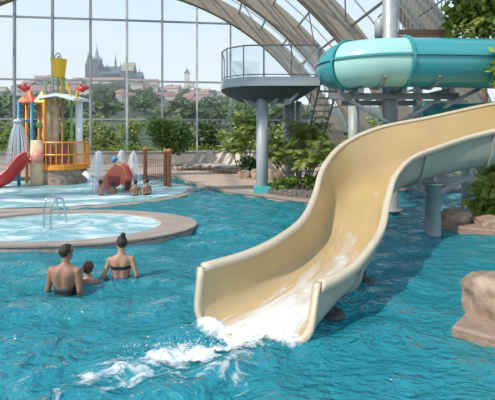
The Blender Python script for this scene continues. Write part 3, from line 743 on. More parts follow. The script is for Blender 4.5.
# spiral stair between the viewing platform and the tube
stair = thing('steel_stair', 'narrow steel stair beside the viewing platform', 'stairs', (2.6, 12.6, .1))
def stp(mb, n, m):
    o = mb.build(n, m, stair); o.matrix_parent_inverse = Matrix.Translation(stair.location).inverted()
for sx_ in (2.55, 3.2): stp(MB().tube([(sx_, 12.5, 4.1), (sx_, 17.9, .15)], .09, 4, sx=.4), 'stringer', M_dsteel)
for k in range(18): stp(MB().box((2.875, 12.5 + 5.4 * (k + .5) / 18, 4.1 - 3.95 * (k + .5) / 18), (.62, .28, .04)), 'tread', M_steel)
for sx_ in (2.52, 3.23):
    stp(MB().tube([(sx_, 12.5, 5.1), (sx_, 17.9, 1.15)], .025, 6), 'hand_rail', M_steel)
    for k in range(10): stp(MB().tube([(sx_, 12.5 + 5.4 * k / 9, 5.1 - 3.95 * k / 9), (sx_, 12.5 + 5.4 * k / 9, 4.1 - 3.95 * k / 9)], .016, 5), 'baluster', M_steel)

# ------------------------------------------------------------------ viewing platform
vp = thing('viewing_platform', 'raised grey viewing platform with glass railing on round columns', 'platform', (.9, 13.6, .1))
def vpp(mb, n, m, parent=None, smooth=False):
    return attach(mb, n, m, vp, parent, smooth)
out_p = [(-.98, 13.4), (-.75, 12.75), (-.15, 12.35), (.55, 12.25), (2.45, 12.25), (2.45, 15.6), (-.3, 15.6), (-.98, 14.8)]
vpp(prism(MB(), out_p, 4.03, 4.19), 'floor_slab', M_col)
vpp(prism(MB(), [(.9 + (x - .9) * 1.01, 13.9 + (y - 13.9) * 1.01) for x, y in out_p], 3.88, 4.03), 'fascia', M_col)
ri = [[Vector((x, y, 3.88)) for x, y in out_p], [Vector((.75 + (x - .75) * .62, 13.7 + (y - 13.7) * .62, 3.50)) for x, y in out_p]]
vpp(MB().loft(ri), 'underside', M_under)
for (x, y) in ((-.55, 12.85), (.3, 12.4), (1.2, 12.35), (2.0, 12.35)):
    cx, cy = .75 + (x - .75) * .45, 13.7 + (y - 13.7) * .45
    ang = math.atan2(cy - y, cx - x)
    mb = MB(); d = Vector((math.cos(ang), math.sin(ang), 0)); s = Vector((-d.y, d.x, 0)) * .05; p = Vector((x, y, 0))
    tri = [p + d * .0 + Vector((0, 0, 3.95)), p + d * .95 + Vector((0, 0, 3.95)), p + d * .95 + Vector((0, 0, 3.28)), p + d * .7 + Vector((0, 0, 3.30))]
    mb.add([q - s for q in tri] + [q + s for q in tri], [(0, 1, 2, 3), (7, 6, 5, 4), (0, 4, 5, 1), (1, 5, 6, 2), (2, 6, 7, 3), (3, 7, 4, 0)])
    vpp(mb, 'bracket', M_col)
c1 = vpp(MB().lathe([(.215, -1.0), (.215, 3.6)], (.54, 13.15, 0), 28), 'column', M_col, smooth=True)
vpp(MB().box((.54, 13.1, -.28), (.62, .62, 1.25)), 'plinth', M_teal_paint, c1)
vpp(MB().lathe([(.23, .1), (.23, 3.6)], (1.75, 15.2, 0), 28), 'column', M_col, smooth=True)
vpp(MB().lathe([(.12, .1), (.12, 3.6)], (2.15, 15.1, 0), 20), 'column', M_col, smooth=True)
rail = [(x, y) for x, y in out_p]; rail = [(.8 + (x - .8) * .985, 13.9 + (y - 13.9) * .985) for x, y in rail]
lr_ = rail[6:] + rail[:6]
seq = [rail[7]] + rail[:6]
vpp(MB().tube([(x, y, 5.27) for x, y in seq], .028, 8), 'top_rail', M_dsteel)
vpp(MB().tube([(x, y, 4.27) for x, y in seq], .02, 8), 'bottom_rail', M_dsteel)
for k, (x, y) in enumerate(seq): vpp(MB().tube([(x, y, 4.19), (x, y, 5.27)], .022, 6), 'railing_post', M_dsteel)
vpp(MB().tube([(1.5, rail[3][1], 4.19), (1.5, rail[3][1], 5.27)], .022, 6), 'railing_post', M_dsteel)
for (x0, y0), (x1, y1) in zip(seq[:-1], seq[1:]):
    vpp(MB().add([(x0, y0, 4.3), (x1, y1, 4.3), (x1, y1, 5.22), (x0, y0, 5.22)], [(0, 1, 2, 3)]), 'glass_panel', M_rail_glass)
vpp(MB().box((-.1, 14.9, 4.72), (1.15, .04, 1.05), rz=.1), 'frosted_screen', M_frost)

# ------------------------------------------------------------------ water play tower
PT = thing('water_play_tower', 'colourful water play tower with tipping yellow bucket', 'play structure', (-8.5, 16.3, -.3))
D0 = 16.3
def tw(px, py, dd=0.0): return at(px, py, D0 + dd)
def pl(mb, n, m, parent=None, smooth=False):
    return attach(mb, n, m, PT, parent, smooth)
pc = tw(65, 165); cxx = pc.x
def circ(cx, cy, r, z, n=24): return [Vector((cx + r * math.cos(2 * PI * k / n), cy + r * math.sin(2 * PI * k / n), z)) for k in range(n)]
pl(MB().lathe([(.92, -.3), (.92, .70)], (cxx, D0, 0), 24), 'stone_base', M_stones)
pl(MB().lathe([(1.02, .70), (1.02, .90), (.98, .92)], (cxx, D0, 0), 28), 'platform', M_orange)
ZR0, ZR1 = .92, 1.85
for z in (1.35, 1.88): pl(MB().tube(circ(cxx, D0, .98, z) + [circ(cxx, D0, .98, z)[0]], .04, 6), 'hand_rail', M_orange)
for k in range(26):
    a = 2 * PI * k / 26; pl(MB().tube([(cxx + .98 * math.cos(a), D0 + .98 * math.sin(a), .9), (cxx + .98 * math.cos(a), D0 + .98 * math.sin(a), 1.88)], .028, 5), 'baluster', M_orange if k % 3 else M_yellow)
for a0 in (4.1, 4.9):
    pp_ = [Vector((cxx + .95 * math.cos(a0 + .12 * k), D0 + .95 * math.sin(a0 + .12 * k), 0)) for k in range(5)]
    mb = MB(); mb.loft([[p + Vector((0, 0, 1.0)), p + Vector((0, 0, 1.8))] for p in pp_], closed=False)
    pl(mb, 'play_panel', M_maroon)
# tall posts and canopy
for px, m, r in ((50.5, M_sand, .2), (56, M_sand, .16), (64.5, M_terra, .06), (77.5, M_white, .15), (42.5, M_blue, .07), (72, M_green, .06)):
    p = tw(px, 100); dy = random.uniform(-.5, .4); pl(MB().tube([(p.x, D0 + dy, -.3), (p.x, D0 + dy, p.z)], r, 14), 'post', m, smooth=True)
a, b = tw(47, 95), tw(82, 103)
mb = MB().loft([[Vector((x, D0 - .75, z0)), Vector((x, D0 + .75, z0 + .1)), Vector((x, D0 + .75, z0 + .22)), Vector((x, D0 - .75, z0 + .12))] for x, z0 in ((a.x, a.z - .25), ((a.x + b.x) / 2, a.z - .12), (b.x, b.z + .02))])
pl(mb, 'canopy', M_white)
# two little pyramid roofs on posts
def pyr(px, ytop, ybot, half, m, posts):
    t, bb = tw(px, ytop), tw(px, ybot); c = Vector((t.x, D0 - .5, bb.z)); h = t.z - bb.z
    vs = [c + Vector((-half, -half, 0)), c + Vector((half, -half, 0)), c + Vector((half, half, 0)), c + Vector((-half, half, 0)), c + Vector((0, 0, h))]
    pl(MB().add(vs + [v - Vector((0, 0, .06)) for v in vs[:4]], [(0, 1, 4), (1, 2, 4), (2, 3, 4), (3, 0, 4), (0, 5, 6, 1), (1, 6, 7, 2), (2, 7, 8, 3), (3, 8, 5, 0), (5, 8, 7, 6)]), 'pyramid_roof', m)
    for (sx_, sy_, mm) in posts: pl(MB().tube([(c.x + sx_ * half * .85, c.y + sy_ * half * .85, -.3), (c.x + sx_ * half * .85, c.y + sy_ * half * .85, c.z)], .065, 10), 'post', mm, smooth=True)
pyr(36, 91.5, 103, .33, M_dorange, ((-1, -1, M_blue), (1, -1, M_blue), (1, 1, M_orange), (-1, 1, M_orange)))
pyr(48.5, 92, 103, .24, M_yellow, ((1, -1, M_orange),))
# bucket
bt, bb = tw(58.7, 59.5), tw(58.2, 77)
buck = pl(MB().lathe([(.25, bb.z), (.33, bt.z - .03), (.355, bt.z), (.32, bt.z), (.23, bb.z + .04), (.01, bb.z + .04)], (bt.x, D0, 0), 24), 'tipping_bucket', M_yellow)
for px in (54.3, 57.8, 60):
    p0, p1 = tw(px, 101), tw(px, 74); pl(MB().tube([(p0.x, D0 + (.36 if px > 55 else .3), p0.z), (p1.x, D0 + .36, p1.z + (.9 if px < 55 else 0))], .045, 8), 'bucket_post', M_green if px != 57.8 else M_yellow)
hk = tw(58.2, 53)
pl(MB().tube(catmull([(hk.x - .18, D0, bt.z), (hk.x - .12, D0, hk.z - .1), (hk.x, D0, hk.z), (hk.x + .1, D0, hk.z - .1), (hk.x + .14, D0, bt.z)], 5), .022, 6), 'bucket_handle', M_dsteel, buck)
# goose-neck nozzles
for pts, mm in (([(47, 103), (45.6, 92), (46.2, 84.5), (48.5, 83)], M_green), ([(70, 100), (70, 92), (67.5, 87), (67.5, 83)], M_yellow)):
    pl(MB().tube(catmull([tw(x, y, -.3) for x, y in pts], 5), .05, 8), 'goose_neck', mm, smooth=True)
for pts, head, sg in (([(30.5, 104), (30, 97), (28.5, 92), (26, 89.5)], (25, 88.5), -1), ([(76.5, 104), (76.8, 97), (77.5, 92.5), (79.5, 90.5)], (81.5, 89.5), 1)):
    nk = pl(MB().tube(catmull([tw(x, y, -.4) for x, y in pts], 5), .055, 8), 'goose_neck', M_yellow if sg > 0 else M_orange, smooth=True)
    c = tw(*head, -.4); mb = MB()
    mb.tube([c + Vector((-sg * .2, 0, .02)), c, c + Vector((sg * .22, 0, .10)), c + Vector((sg * .34, 0, .08))], [.06, .14, .10, .03], 10)
    mb.tube([c + Vector((-sg * .02, 0, .1)), c + Vector((sg * .02, 0, .24)), c + Vector((-sg * .14, 0, .20))], [.05, .03, .012], 6)
    mb.tube([c + Vector((-sg * .1, 0, 0)), c + Vector((-sg * .25, 0, .12))], [.06, .015], 6)
    pl(mb, 'dragon_nozzle', M_red, nk, True)
# red slide with cream barrel
p0 = tw(38.5, 140, -.7); pl(MB().tube([(p0.x, p0.y, -.3), (p0.x, p0.y, .6), (p0.x, p0.y, p0.z)], [.34, .33, .30], 18), 'barrel', M_sand, smooth=True)
p1 = tw(37.5, 157, -1.05); pl(MB().ell(p1, (.27, .2, .26), 14, 10), 'ball', M_pink, smooth=True)
spt = catmull([tw(32, 157, -.9), tw(25, 160, -1.0), tw(16, 171, -1.2), tw(8, 179, -1.4), tw(-4, 183.5, -1.5)], 5)
rings = []
for i, p in enumerate(spt):
    rings.append([p + Vector((.02, .38 * math.cos(a), .34 * math.sin(a) + .2)) for a in (PI + PI * k / 10 for k in range(11))] + [p + Vector((.02, .42 * math.cos(a), .40 * math.sin(a) + .2)) for a in (2 * PI - PI * k / 10 for k in range(11))])
sl = pl(MB().loft(rings), 'slide_chute', M_red, smooth=True)
for sg in (-1, 1): pl(MB().tube([p + Vector((0, .40 * sg, .21)) for p in spt], .05, 8), 'chute_rim', M_red, sl, True)
# shower nozzle on the left
a = tw(30, 121, -.5); b = tw(18, 121, -.9)
nz_ = pl(MB().tube([a, b], .04, 8), 'shower_arm', M_blue)
pl(MB().lathe([(.02, .12), (.16, .02), (.17, -.04), (.02, -.05)], b, 14), 'shower_head', M_white, nz_, True)
g1 = tw(40, 125, -.5); pl(MB().ell(g1, (.12, .12, .16), 10, 8), 'green_float', M_green, None, True)
p_ = tw(37, 112); 

def spray(name, label, streams, cat='fountain'):
    mb = MB()
    for path, r0, r1 in streams:
        n = len(path); mb.tube(path, [r0 + (r1 - r0) * i / (n - 1) for i in range(n)], 4)
    return tag(mb.build(name, M_spray), label, cat, kind='stuff')
random.seed(13)
st_ = []
for k in range(60):
    a_ = random.uniform(0, 2 * PI); v = random.uniform(.2, 1.0)
    path = [b + Vector((math.cos(a_) * v * t * .62, math.sin(a_) * v * t * .4, -.02 - 1.75 * t * t - .05 * t)) for t in (i / 8 for i in range(9))]
    st_.append((path, .010, .005))
spray('water_shower', 'curtain of water falling from the shower head left of the play tower', st_, 'shower')
def fountain(px, ytop, ybase, spread, label, n=46):
    bs = ground(px, ybase, .045); h = at(px, ytop, bs.y).z - bs.z; st = []
    for k in range(n):
        a_ = 2 * PI * random.random(); v = random.uniform(.35, 1.0) * spread; hh = h * random.uniform(.82, 1.0)
        path = []
        for i in range(13):
            t = i / 12 * 2
            if t <= 1: q = Vector((math.cos(a_) * v * t * .12, math.sin(a_) * v * t * .12, hh * (2 * t - t * t)))
            else: q = Vector((math.cos(a_) * v * (.12 + .88 * (t - 1)), math.sin(a_) * v * (.12 + .88 * (t - 1)), hh * (1 - (t - 1) ** 2)))
            path.append(bs + q)
        st.append((path, .010, .006))
    mb = MB()
    o = spray('fountain_jet', label, st); return o
fountain(98.5, 150.5, 193, .46, 'bell shaped jet left of the red toy slide')
fountain(121, 149.5, 186, .42, 'tall jet rising behind the red toy slide')
fountain(133.5, 150.5, 188, .40, 'jet right of the red toy slide, nearest the reddish posts')

# red toy slide among the jets
TD = 13.9
ty = thing('toy_slide', 'small red toy slide with orange edged sides among the fountain jets', 'toy slide', (at(117, 190, TD).x, TD, -.3))
def typ(mb, n, m, smooth=False):
    o = mb.build(n, m, ty, smooth=smooth); o.matrix_parent_inverse = Matrix.Translation(ty.location).inverted(); return o
A = [at(x, y, TD) for x, y in ((103, 178), (109, 177), (116, 168), (121, 163.5), (125, 166), (129.5, 177))]
prof = A + [at(128, 184, TD), at(121, 182, TD), at(114, 188, TD), at(106, 189, TD), at(102, 184, TD)]
for dy in (-.42, .36):
    mb = MB(); n = len(prof)
    mb.add([p + Vector((0, dy, 0)) for p in prof] + [p + Vector((0, dy + .07, 0)) for p in prof], [tuple(range(n)), tuple(range(n, 2 * n))[::-1]] + [(i, (i + 1) % n, n + (i + 1) % n, n + i) for i in range(n)])
    typ(mb, 'side_panel', M_coral)
mb = MB(); mb.loft([[p + Vector((0, -.35, -.08)), p + Vector((0, .36, -.08)), p + Vector((0, .36, -.16)), p + Vector((0, -.35, -.16))] for p in A]); typ(mb, 'slide_bed', M_red)
typ(MB().box(at(118, 179, TD) + Vector((0, -.44, 0)), (.42, .05, .30)), 'red_plate', M_maroon)
typ(MB().tube(catmull([at(102.5, 176, TD) + Vector((0, -.4, 0)), at(109, 175, TD) + Vector((0, -.4, 0)), at(116, 166.5, TD) + Vector((0, -.4, 0)), at(121, 161.5, TD) + Vector((0, -.4, 0)), at(126, 164, TD) + Vector((0, -.4, 0)), at(130, 177, TD) + Vector((0, -.4, 0))], 4), .035, 6), 'edge_rail', M_orange)
typ(MB().tube([at(114.5, 190, TD + .4), at(114.5, 160, TD + .4)], .06, 8), 'post', M_blue)
typ(MB().ell(at(114.5, 159.5, TD + .4), (.13, .13, .12), 10, 8), 'post_cap', M_blue, True)
ws = at(85, 173, 13.6)
wsp = thing('water_spout', 'white slanted spout left of the red toy slide', 'spout', (ws.x, 13.6, -.3))
o = MB().tube([at(94, 182, 13.6), at(84, 172.5, 13.6)], [.07, .09], 10).build('spout_pipe', M_white, wsp, smooth=True); o.matrix_parent_inverse = Matrix.Translation(wsp.location).inverted()
o = MB().tube([at(92, 190, 13.6) - Vector((0, 0, .3)), at(92, 181, 13.6)], .045, 8).build('stand', M_white, wsp, smooth=True); o.matrix_parent_inverse = Matrix.Translation(wsp.location).inverted()

bush('indoor_tree', 'leafy tree standing on the deck behind the play tower', (tw(67, 120, 3.8).x, D0 + 3.8, .1), (.75, .7, 1.15), 1300, .2, M_leaf, 'tree', trunk=.9)
# rope fence with reddish posts
fe = thing('barred_fence', 'barred fence between reddish posts at the splash pool edge', 'fence', (-4.6, 15.6, -.3))
def fep(mb, n, m, smooth=False):
    o = mb.build(n, m, fe, smooth=smooth); o.matrix_parent_inverse = Matrix.Translation(fe.location).inverted()
q0, q1, q2 = at(145.3, 150, 15.9), at(165.6, 152, 15.2), at(169.3, 152, 15.0)
for p, r in ((q0, .09), (q1, .09), (q2, .085)):
    fep(MB().lathe([(r, -.9), (r, p.z), (r * 1.25, p.z + .01), (r * 1.25, p.z + .07), (r * .5, p.z + .14)], (p.x, p.y, 0), 12), 'post', M_terra, True)
for z in (.45, 1.15): fep(MB().tube([(q0.x, q0.y, z), (q1.x, q1.y, z)], .025, 6), 'rail', M_brown)
for k in range(1, 10):
    p = q0.lerp(q1, k / 10); fep(MB().tube([(p.x, p.y, .0), (p.x, p.y, 1.15)], .014, 5), 'bar', M_brown)

# ------------------------------------------------------------------ sun loungers
def lounger():
    t = thing('sun_lounger', '', 'sun lounger', (0, 0, .1), 0, 'sun loungers in front of the sandstone wall')
    MB().box((0, -.75, .34), (.62, 1.35, .07)).build('seat_cushion', M_lounge, t)
    MB().box((0, .19, .66), (.62, .07, .86), rx=math.radians(-33)).build('backrest', M_lounge, t)
    fr_ = MB().box((.30, -.55, .27), (.05, 1.9, .06)).box((-.30, -.55, .27), (.05, 1.9, .06)).box((0, -1.48, .27), (.6, .05, .06)).box((0, .38, .27), (.6, .05, .06))
    fr_.build('frame', M_lounge2, t)
    for x in (-.28, .28):
        for y in (-1.35, .3): MB().box((x, y, .13), (.05, .05, .26)).build('leg', M_lounge2, t)
    return t
LB = ['sun lounger first in the row from the round leafy tree', 'sun lounger second in the row from the round leafy tree', 'sun lounger third in the row from the round leafy tree', 'sun lounger fourth in the row from the round leafy tree', 'sun lounger fifth in the row, two from the feathery palm', 'sun lounger next to the feathery palm']
l0 = lounger(); LO = [l0] + [copy_tree(l0) for _ in range(5)]
for i, o in enumerate(LO):
    x = (-3.3, -2.65, -1.95, -1.28, -.70, -.1)[i] - .05; y = (22.6, 22.3, 22.1, 21.6, 21.1, 20.5)[i]
    o.location = (x - .0, y, .1); o.rotation_euler = (0, 0, math.radians(-50)); o['label'] = LB[i]

# ------------------------------------------------------------------ people
def ring(c, a, b, n=20, p=2.4, groove=0.0):
    out = []
    for k in range(n):
        t = 2 * PI * k / n; ct, st = math.cos(t), math.sin(t)
        x = a * math.copysign(abs(ct) ** (2 / p), ct); y = b * math.copysign(abs(st) ** (2 / p), st)
        if st < 0: y += groove * math.exp(-(x / (a * .16)) ** 2) - groove * .7 * math.exp(-((abs(x) - a * .45) / (a * .3)) ** 2)
        out.append(Vector(c) + Vector((x, y, 0)))
    return out
TORSO_M = [(.455, .080, .062, 0, 0), (.49, .098, .070, 0, 0), (.53, .098, .068, 0, .003), (.575, .088, .058, 0, .006), (.62, .084, .055, .004, .008), (.67, .092, .060, .004, .008), (.72, .104, .066, 0, .010), (.765, .112, .066, -.004, .010), (.795, .112, .058, -.006, .006), (.818, .088, .046, -.008, .002), (.836, .050, .038, -.006, 0), (.85, .034, .034, -.004, 0)]
TORSO_W = [(.455, .084, .066, 0, 0), (.49, .103, .074, 0, 0), (.525, .100, .070, 0, .003), (.565, .084, .057, 0, .006), (.61, .071, .050, .004, .008), (.655, .074, .053, .006, .007), (.70, .084, .060, .006, .008), (.75, .092, .060, 0, .008), (.785, .096, .052, -.004, .005), (.812, .080, .042, -.006, .002), (.832, .044, .034, -.006, 0), (.85, .028, .028, -.004, 0)]
def remeshed(mb, voxel, name, m, parent, it=6):
    me = bpy.data.meshes.new('raw'); me.from_pydata([tuple(v) for v in mb.v], [], mb.f)
    bm = bmesh.new(); bm.from_mesh(me); bmesh.ops.recalc_face_normals(bm, faces=bm.faces); bm.to_mesh(me); bm.free()
    o = bpy.data.objects.new('raw', me); COL.objects.link(o)
    r = o.modifiers.new('r', 'REMESH'); r.mode = 'VOXEL'; r.voxel_size = voxel
    s = o.modifiers.new('s', 'SMOOTH'); s.iterations = it; s.factor = .5
    dg = bpy.context.evaluated_depsgraph_get(); dg.update()
    me2 = bpy.data.meshes.new_from_object(o.evaluated_get(dg)); bpy.data.objects.remove(o); bpy.data.meshes.remove(me)
    me2.materials.clear(); me2.materials.append(m); me2.polygons.foreach_set('use_smooth', [True] * len(me2.polygons)); me2.name = name
    ob = bpy.data.objects.new(name, me2); COL.objects.link(ob); ob.parent = parent
    return ob
def hand(mb, w, d, side, H, thumb):
    """palm and five unequal bent fingers from wrist w along d"""
    d = d.normalized(); s = side.normalized(); nrm = d.cross(s).normalized()
    L_ = .108 * H
    mb.loft([ [w + d * (L_ * f) + s * (a * math.cos(2 * PI * k / 8)) + nrm * (b * math.sin(2 * PI * k / 8)) for k in range(8)] for f, a, b in ((-.08, .014 * H, .012 * H), (.15, .021 * H, .011 * H), (.45, .024 * H, .010 * H), (.52, .022 * H, .008 * H))])
    for k, ln in enumerate((.40, .47, .44, .34)):
        b0 = w + d * (L_ * .42) + s * ((k - 1.5) * .0125 * H)
        sp_ = (d + s * (k - 1.5) * .10).normalized()
        mb.tube([b0, b0 + sp_ * (L_ * ln * .5), b0 + sp_ * (L_ * ln * .8) + nrm * (.010 * H), b0 + sp_ * (L_ * ln) + nrm * (.024 * H)], [.0062 * H, .006 * H, .0055 * H, .0045 * H], 7)
    b0 = w + d * (L_ * .12) + s * (-thumb * .016 * H)
    mb.tube([b0, b0 + (d * .7 - s * thumb * .7) * (L_ * .28), b0 + (d * 1.0 - s * thumb * .6) * (L_ * .45)], [.0085 * H, .0075 * H, .0055 * H], 7)
def person(label, loc, H, rz, torso, skin, hair_m, voxel, head_turn=0.0, head_tilt=0.0, arms=None, legs='stand', bun=False, hair_long=False, group=None, bottoms=None, top=None, depth=None):
    root = thing('person', label, 'person', loc, rz, group)
    mb = MB()
    zoff = 0.0
    if legs == 'kneel': zoff = -.235 * H
    if legs == 'crouch': zoff = -.05 * H
    def V(x, y, z): return Vector((x * H, y * H, z * H + zoff))
    mb.loft([ring(V(0, yo, z), a * H, b * H, 24, 2.5, g * H) for z, a, b, yo, g in torso])
    mb.tube([V(0, -.006, .825), V(0, .004, .855), V(0, .012, .895)], [.036 * H, .031 * H, .031 * H], 14)
    Rh = Matrix.Rotation(head_turn, 3, 'Z') @ Matrix.Rotation(head_tilt, 3, 'X'); hc = V(0, .012, .932)
    if H < 1.4: hs = 1.32
    else: hs = 1.0
    if H < 1.4: hc = hc + Vector((0, 0, .012 * H))
    def Hd(x, y, z): return hc + Rh @ Vector((x * H * hs, y * H * hs, z * H * hs))
    hm_ = MB().ell((0, 0, .012), (.044, .054, .052), 20, 12)
    hm_.ell((0, .014, -.028), (.033, .036, .040), 16, 10)                     # jaw and face
    mb.add([Hd(*v) for v in hm_.v], hm_.f)
    mb.tube([Hd(0, .048, .008), Hd(0, .058, -.010), Hd(0, .050, -.016)], [.004 * H, .0075 * H, .006 * H], 8)   # nose
    for sg in (-1, 1):
        e_ = MB().ell((0, 0, 0), (.005, .011, .016), 10, 8); mb.add([Hd(v.x + sg * .045, v.y - .004, v.z - .004) for v in e_.v], e_.f)
    arms = arms or {}
    for sg in (-1, 1):
        el, wr, hd_ = arms.get(sg, ((.150, -.015, .635), (.165, .06, .50), (.05, .35, -1)))
        sh = V(sg * (torso[8][1] + .002), -.004, .790); elb = V(sg * el[0], el[1], el[2]); wri = V(sg * wr[0], wr[1], wr[2])
        k = 1.0 if torso is TORSO_M else .82
        mb.tube([V(sg * .06, -.004, .795), sh, sh.lerp(elb, .35), elb, elb.lerp(wri, .35), wri], [r_ * H * k for r_ in (.030, .036, .030, .0235, .0235, .0155)], 14)
        d = Vector((sg * hd_[0], hd_[1], hd_[2]))
        hand(mb, wri, d, Vector((0, 1, .3)) if abs(hd_[2]) > .7 else Vector((sg, 0, 0)), H, 1 if abs(hd_[2]) > .7 else -1)
    for sg in (-1, 1):
        if legs == 'stand': J = [(.050, 0, .50), (.052, .004, .40), (.050, .010, .275), (.050, -.004, .20), (.050, -.010, .045)]
        elif legs == 'crouch': J = [(.050, 0, .50), (.062, .06, .42), (.075, .12, .31), (.065, .05, .23), (.055, -.03, .095)]
        else: J = [(.050, 0, .50), (.056, .06, .40), (.060, .08, .285), (.058, .0, .265), (.055, -.15, .262)]
        mb.tube([V(sg * x, y, z) for x, y, z in J], [r_ * H for r_ in (.054, .048, .034, .033, .021)], 14)
        x, y, z = J[-1]
        if legs == 'kneel': mb.tube([V(sg * x, y, z), V(sg * x, y - .06, z - .01), V(sg * x, y - .11, z - .012)], [.022 * H, .020 * H, .012 * H], 10)
        else: mb.tube([V(sg * x, y - .022, z - .02), V(sg * x, y + .03, z - .025), V(sg * x * 1.1, y + .09, z - .035)], [.022 * H, .021 * H, .013 * H], 10)
    body = remeshed(mb, voxel, 'body', skin, root)
    # hair: a cap over the skull that leaves the face free
    hb = MB(); sp0 = MB().ell((0, 0, 0), (1, 1, 1), 28, 18)
    vs = []
    for v in sp0.v:
        n = v.normalized(); q = Vector((n.x * .0485, n.y * .058 - .002, n.z * .057 + .013))
        low = -.012 - .035 * smooth01((-n.y) * 1.3) if not bun else -.02 - .025 * smooth01(-n.y * 1.3)
        face = n.y > .32 and n.z < .62
        if face or q.z < low: q = Vector((n.x * .036, n.y * .044 - .004, max(n.z * .044 + .010, low + .004)))
        q += n * .0012 * noise.noise(n * 9)
        vs.append(Hd(*q))
    hb.add(vs, sp0.f); hair = hb.build('hair', hair_m, root, smooth=True)
    if bun:
        b_ = MB(); s1 = MB().ell((0, 0, 0), (.024, .024, .023), 16, 10); b_.add([Hd(v.x, v.y - .030, v.z + .082) for v in s1.v], s1.f); b_.build('hair_bun', hair_m, hair, smooth=True)
    # eyes and mouth
    for sg in (-1, 1):
        e_ = MB(); s1 = MB().ell((0, 0, 0), (.0065, .004, .0045), 8, 6); e_.add([Hd(v.x + sg * .018, v.y + .0475, v.z + .006) for v in s1.v], s1.f); e_.build('eye', M_eye, root, smooth=True)
    e_ = MB(); s1 = MB().ell((0, 0, 0), (.014, .004, .004), 10, 6); e_.add([Hd(v.x, v.y + .0485, v.z - .034) for v in s1.v], s1.f); e_.build('mouth', M_lip, root, smooth=True)
    def band(z0, z1, off, name, m, n=7):
        zs = [z0 + (z1 - z0) * k / (n - 1) for k in range(n)]; rings = []
        for z in zs:
            for k in range(len(torso) - 1):
                if torso[k][0] <= z <= torso[k + 1][0]:
                    f = (z - torso[k][0]) / (torso[k + 1][0] - torso[k][0]); a_ = [torso[k][q] + (torso[k + 1][q] - torso[k][q]) * f for q in range(5)]
                    rings.append(ring(V(0, a_[3], z), (a_[1] + off) * H, (a_[2] + off) * H, 28, 2.5, a_[4] * H * .6)); break
        inner = [[p + (Vector((0, sum(q.y for q in r) / len(r), p.z)) - p) * .05 for p in r] for r in rings]
        allr = [inner[0]] + rings + [inner[-1]]
        return MB().loft(allr, caps=False).build(name, m, root, smooth=True)
    if bottoms: band(bottoms[1], bottoms[2], .0045, bottoms[0], bottoms[3])
    if top: band(top[1], top[2], .0035, top[0], top[3])
    return root
FL = -1.0
person('man with short dark hair and dark shorts standing waist deep in the pool', (-2.59, 5.12, FL), 1.73, -.12, TORSO_M, M_skin_m, M_hair, .011, head_turn=-.5, legs='crouch',
       arms={-1: ((.140, -.02, .63), (.138, .06, .50), (.1, .6, -.8)), 1: ((.140, -.02, .63), (.138, .06, .50), (.1, .6, -.8))}, bottoms=('swim_shorts', .46, .665, M_black))
person('woman with a hair bun and black bikini top standing in the pool', (-1.93, 5.5, FL), 1.655, .05, TORSO_W, M_skin_w, M_hair, .011, head_turn=.75, legs='stand',
       arms={-1: ((.150, -.035, .645), (.135, .085, .575), (.0, .9, -.2)), 1: ((.150, -.035, .645), (.150, .085, .575), (.1, .9, -.2))}, bottoms=('bikini_bottom', .47, .635, M_navy), bun=True, top=('bikini_top', .708, .738, M_black))
person('small child between the man and the woman, water up to the chest', (-2.40, 5.40, FL), 1.27, .1, TORSO_M, M_skin_c, M_hair2, .010, head_turn=.1, legs='stand', arms={-1: ((.17, .0, .68), (.19, .12, .66), (.1, .9, 0)), 1: ((.17, .0, .68), (.19, .12, .66), (.1, .9, 0))}, bottoms=('swim_shorts', .46, .57, M_navy))
for px, wl, ht, lb, sk, hr_, rz, cl in (
    (100.5, 195.5, .53, 'child kneeling in the splash pool below the bell shaped jet', M_skin_m, M_hair, -.8, M_black),
    (112.5, 194.5, .42, 'small child crouching in front of the red toy slide', M_skin_m, M_hair, .6, M_cloth_red),
    (135.5, 195.5, .53, 'dark haired child kneeling beside another, nearer the red toy slide', M_skin_m, M_hair, .3, M_black),
    (146.8, 195.0, .56, 'dark haired child kneeling below the first reddish post', M_skin_c, M_hair, .9, M_black),
    (127.5, 189.0, .62, 'child in the spray right behind the red toy slide', M_skin_m, M_hair, 2.6, M_cloth_red)):
    g = ground(px, wl, .045); H = (ht + .34) / .77
    person(lb, (g.x, g.y, -.30), H, rz, TORSO_M, sk, hr_, .016, head_turn=.2, legs='kneel', bottoms=('swim_shorts', .46, .58, cl))

# ------------------------------------------------------------------ outside: hill, town, trees
RIDGE = [(-2000, 90), (-550, 100), (-490, 108), (-439, 124), (-354, 117), (-260, 114), (-183, 108), (-105, 98), (-37, 84), (60, 74), (200, 66), (600, 70), (2000, 60)]
def ridge(x):
    for (x0, z0), (x1, z1) in zip(RIDGE[:-1], RIDGE[1:]):
        if x0 <= x <= x1: return z0 + (z1 - z0) * smooth01((x - x0) / (x1 - x0))
    return 60
def terrain(x, y):
    u = x * 800 / max(y, 150.0)
    t = max(0, min(1.25, (y - 60) / 740))
    return -4.5 + (ridge(max(-1999, min(1999, u))) + 4.5) * (t ** 1.25 if t < 1 else 1 - .6 * (t - 1)) + (2.5 * noise.noise(Vector((x * .012, y * .012, 0))) if y > 90 else 0)
xs = [-1200 + 24 * i for i in range(90)]; ys = [-30, 0, 20, 34, 50, 70] + [90 + 22 * i for i in range(42)]
mb = MB(); nx = len(xs)
mb.add([(x, y, terrain(x, y)) for y in ys for x in xs], [(j * nx + i, j * nx + i + 1, (j + 1) * nx + i + 1, (j + 1) * nx + i) for j in range(len(ys) - 1) for i in range(nx - 1)])
tag(mb.build('hills', M_hill, smooth=True), 'green hillside rising to the castle', 'hill', kind='structure')
DC = 800.0; MP = DC / F
def cx_(px): return (px - CX) * MP
def cz_(py): return EYE + (HY - py) * MP
cat_ = thing('cathedral', 'distant grey gothic cathedral with tall spires on the hilltop', 'cathedral', (cx_(110), DC, cz_(84)))
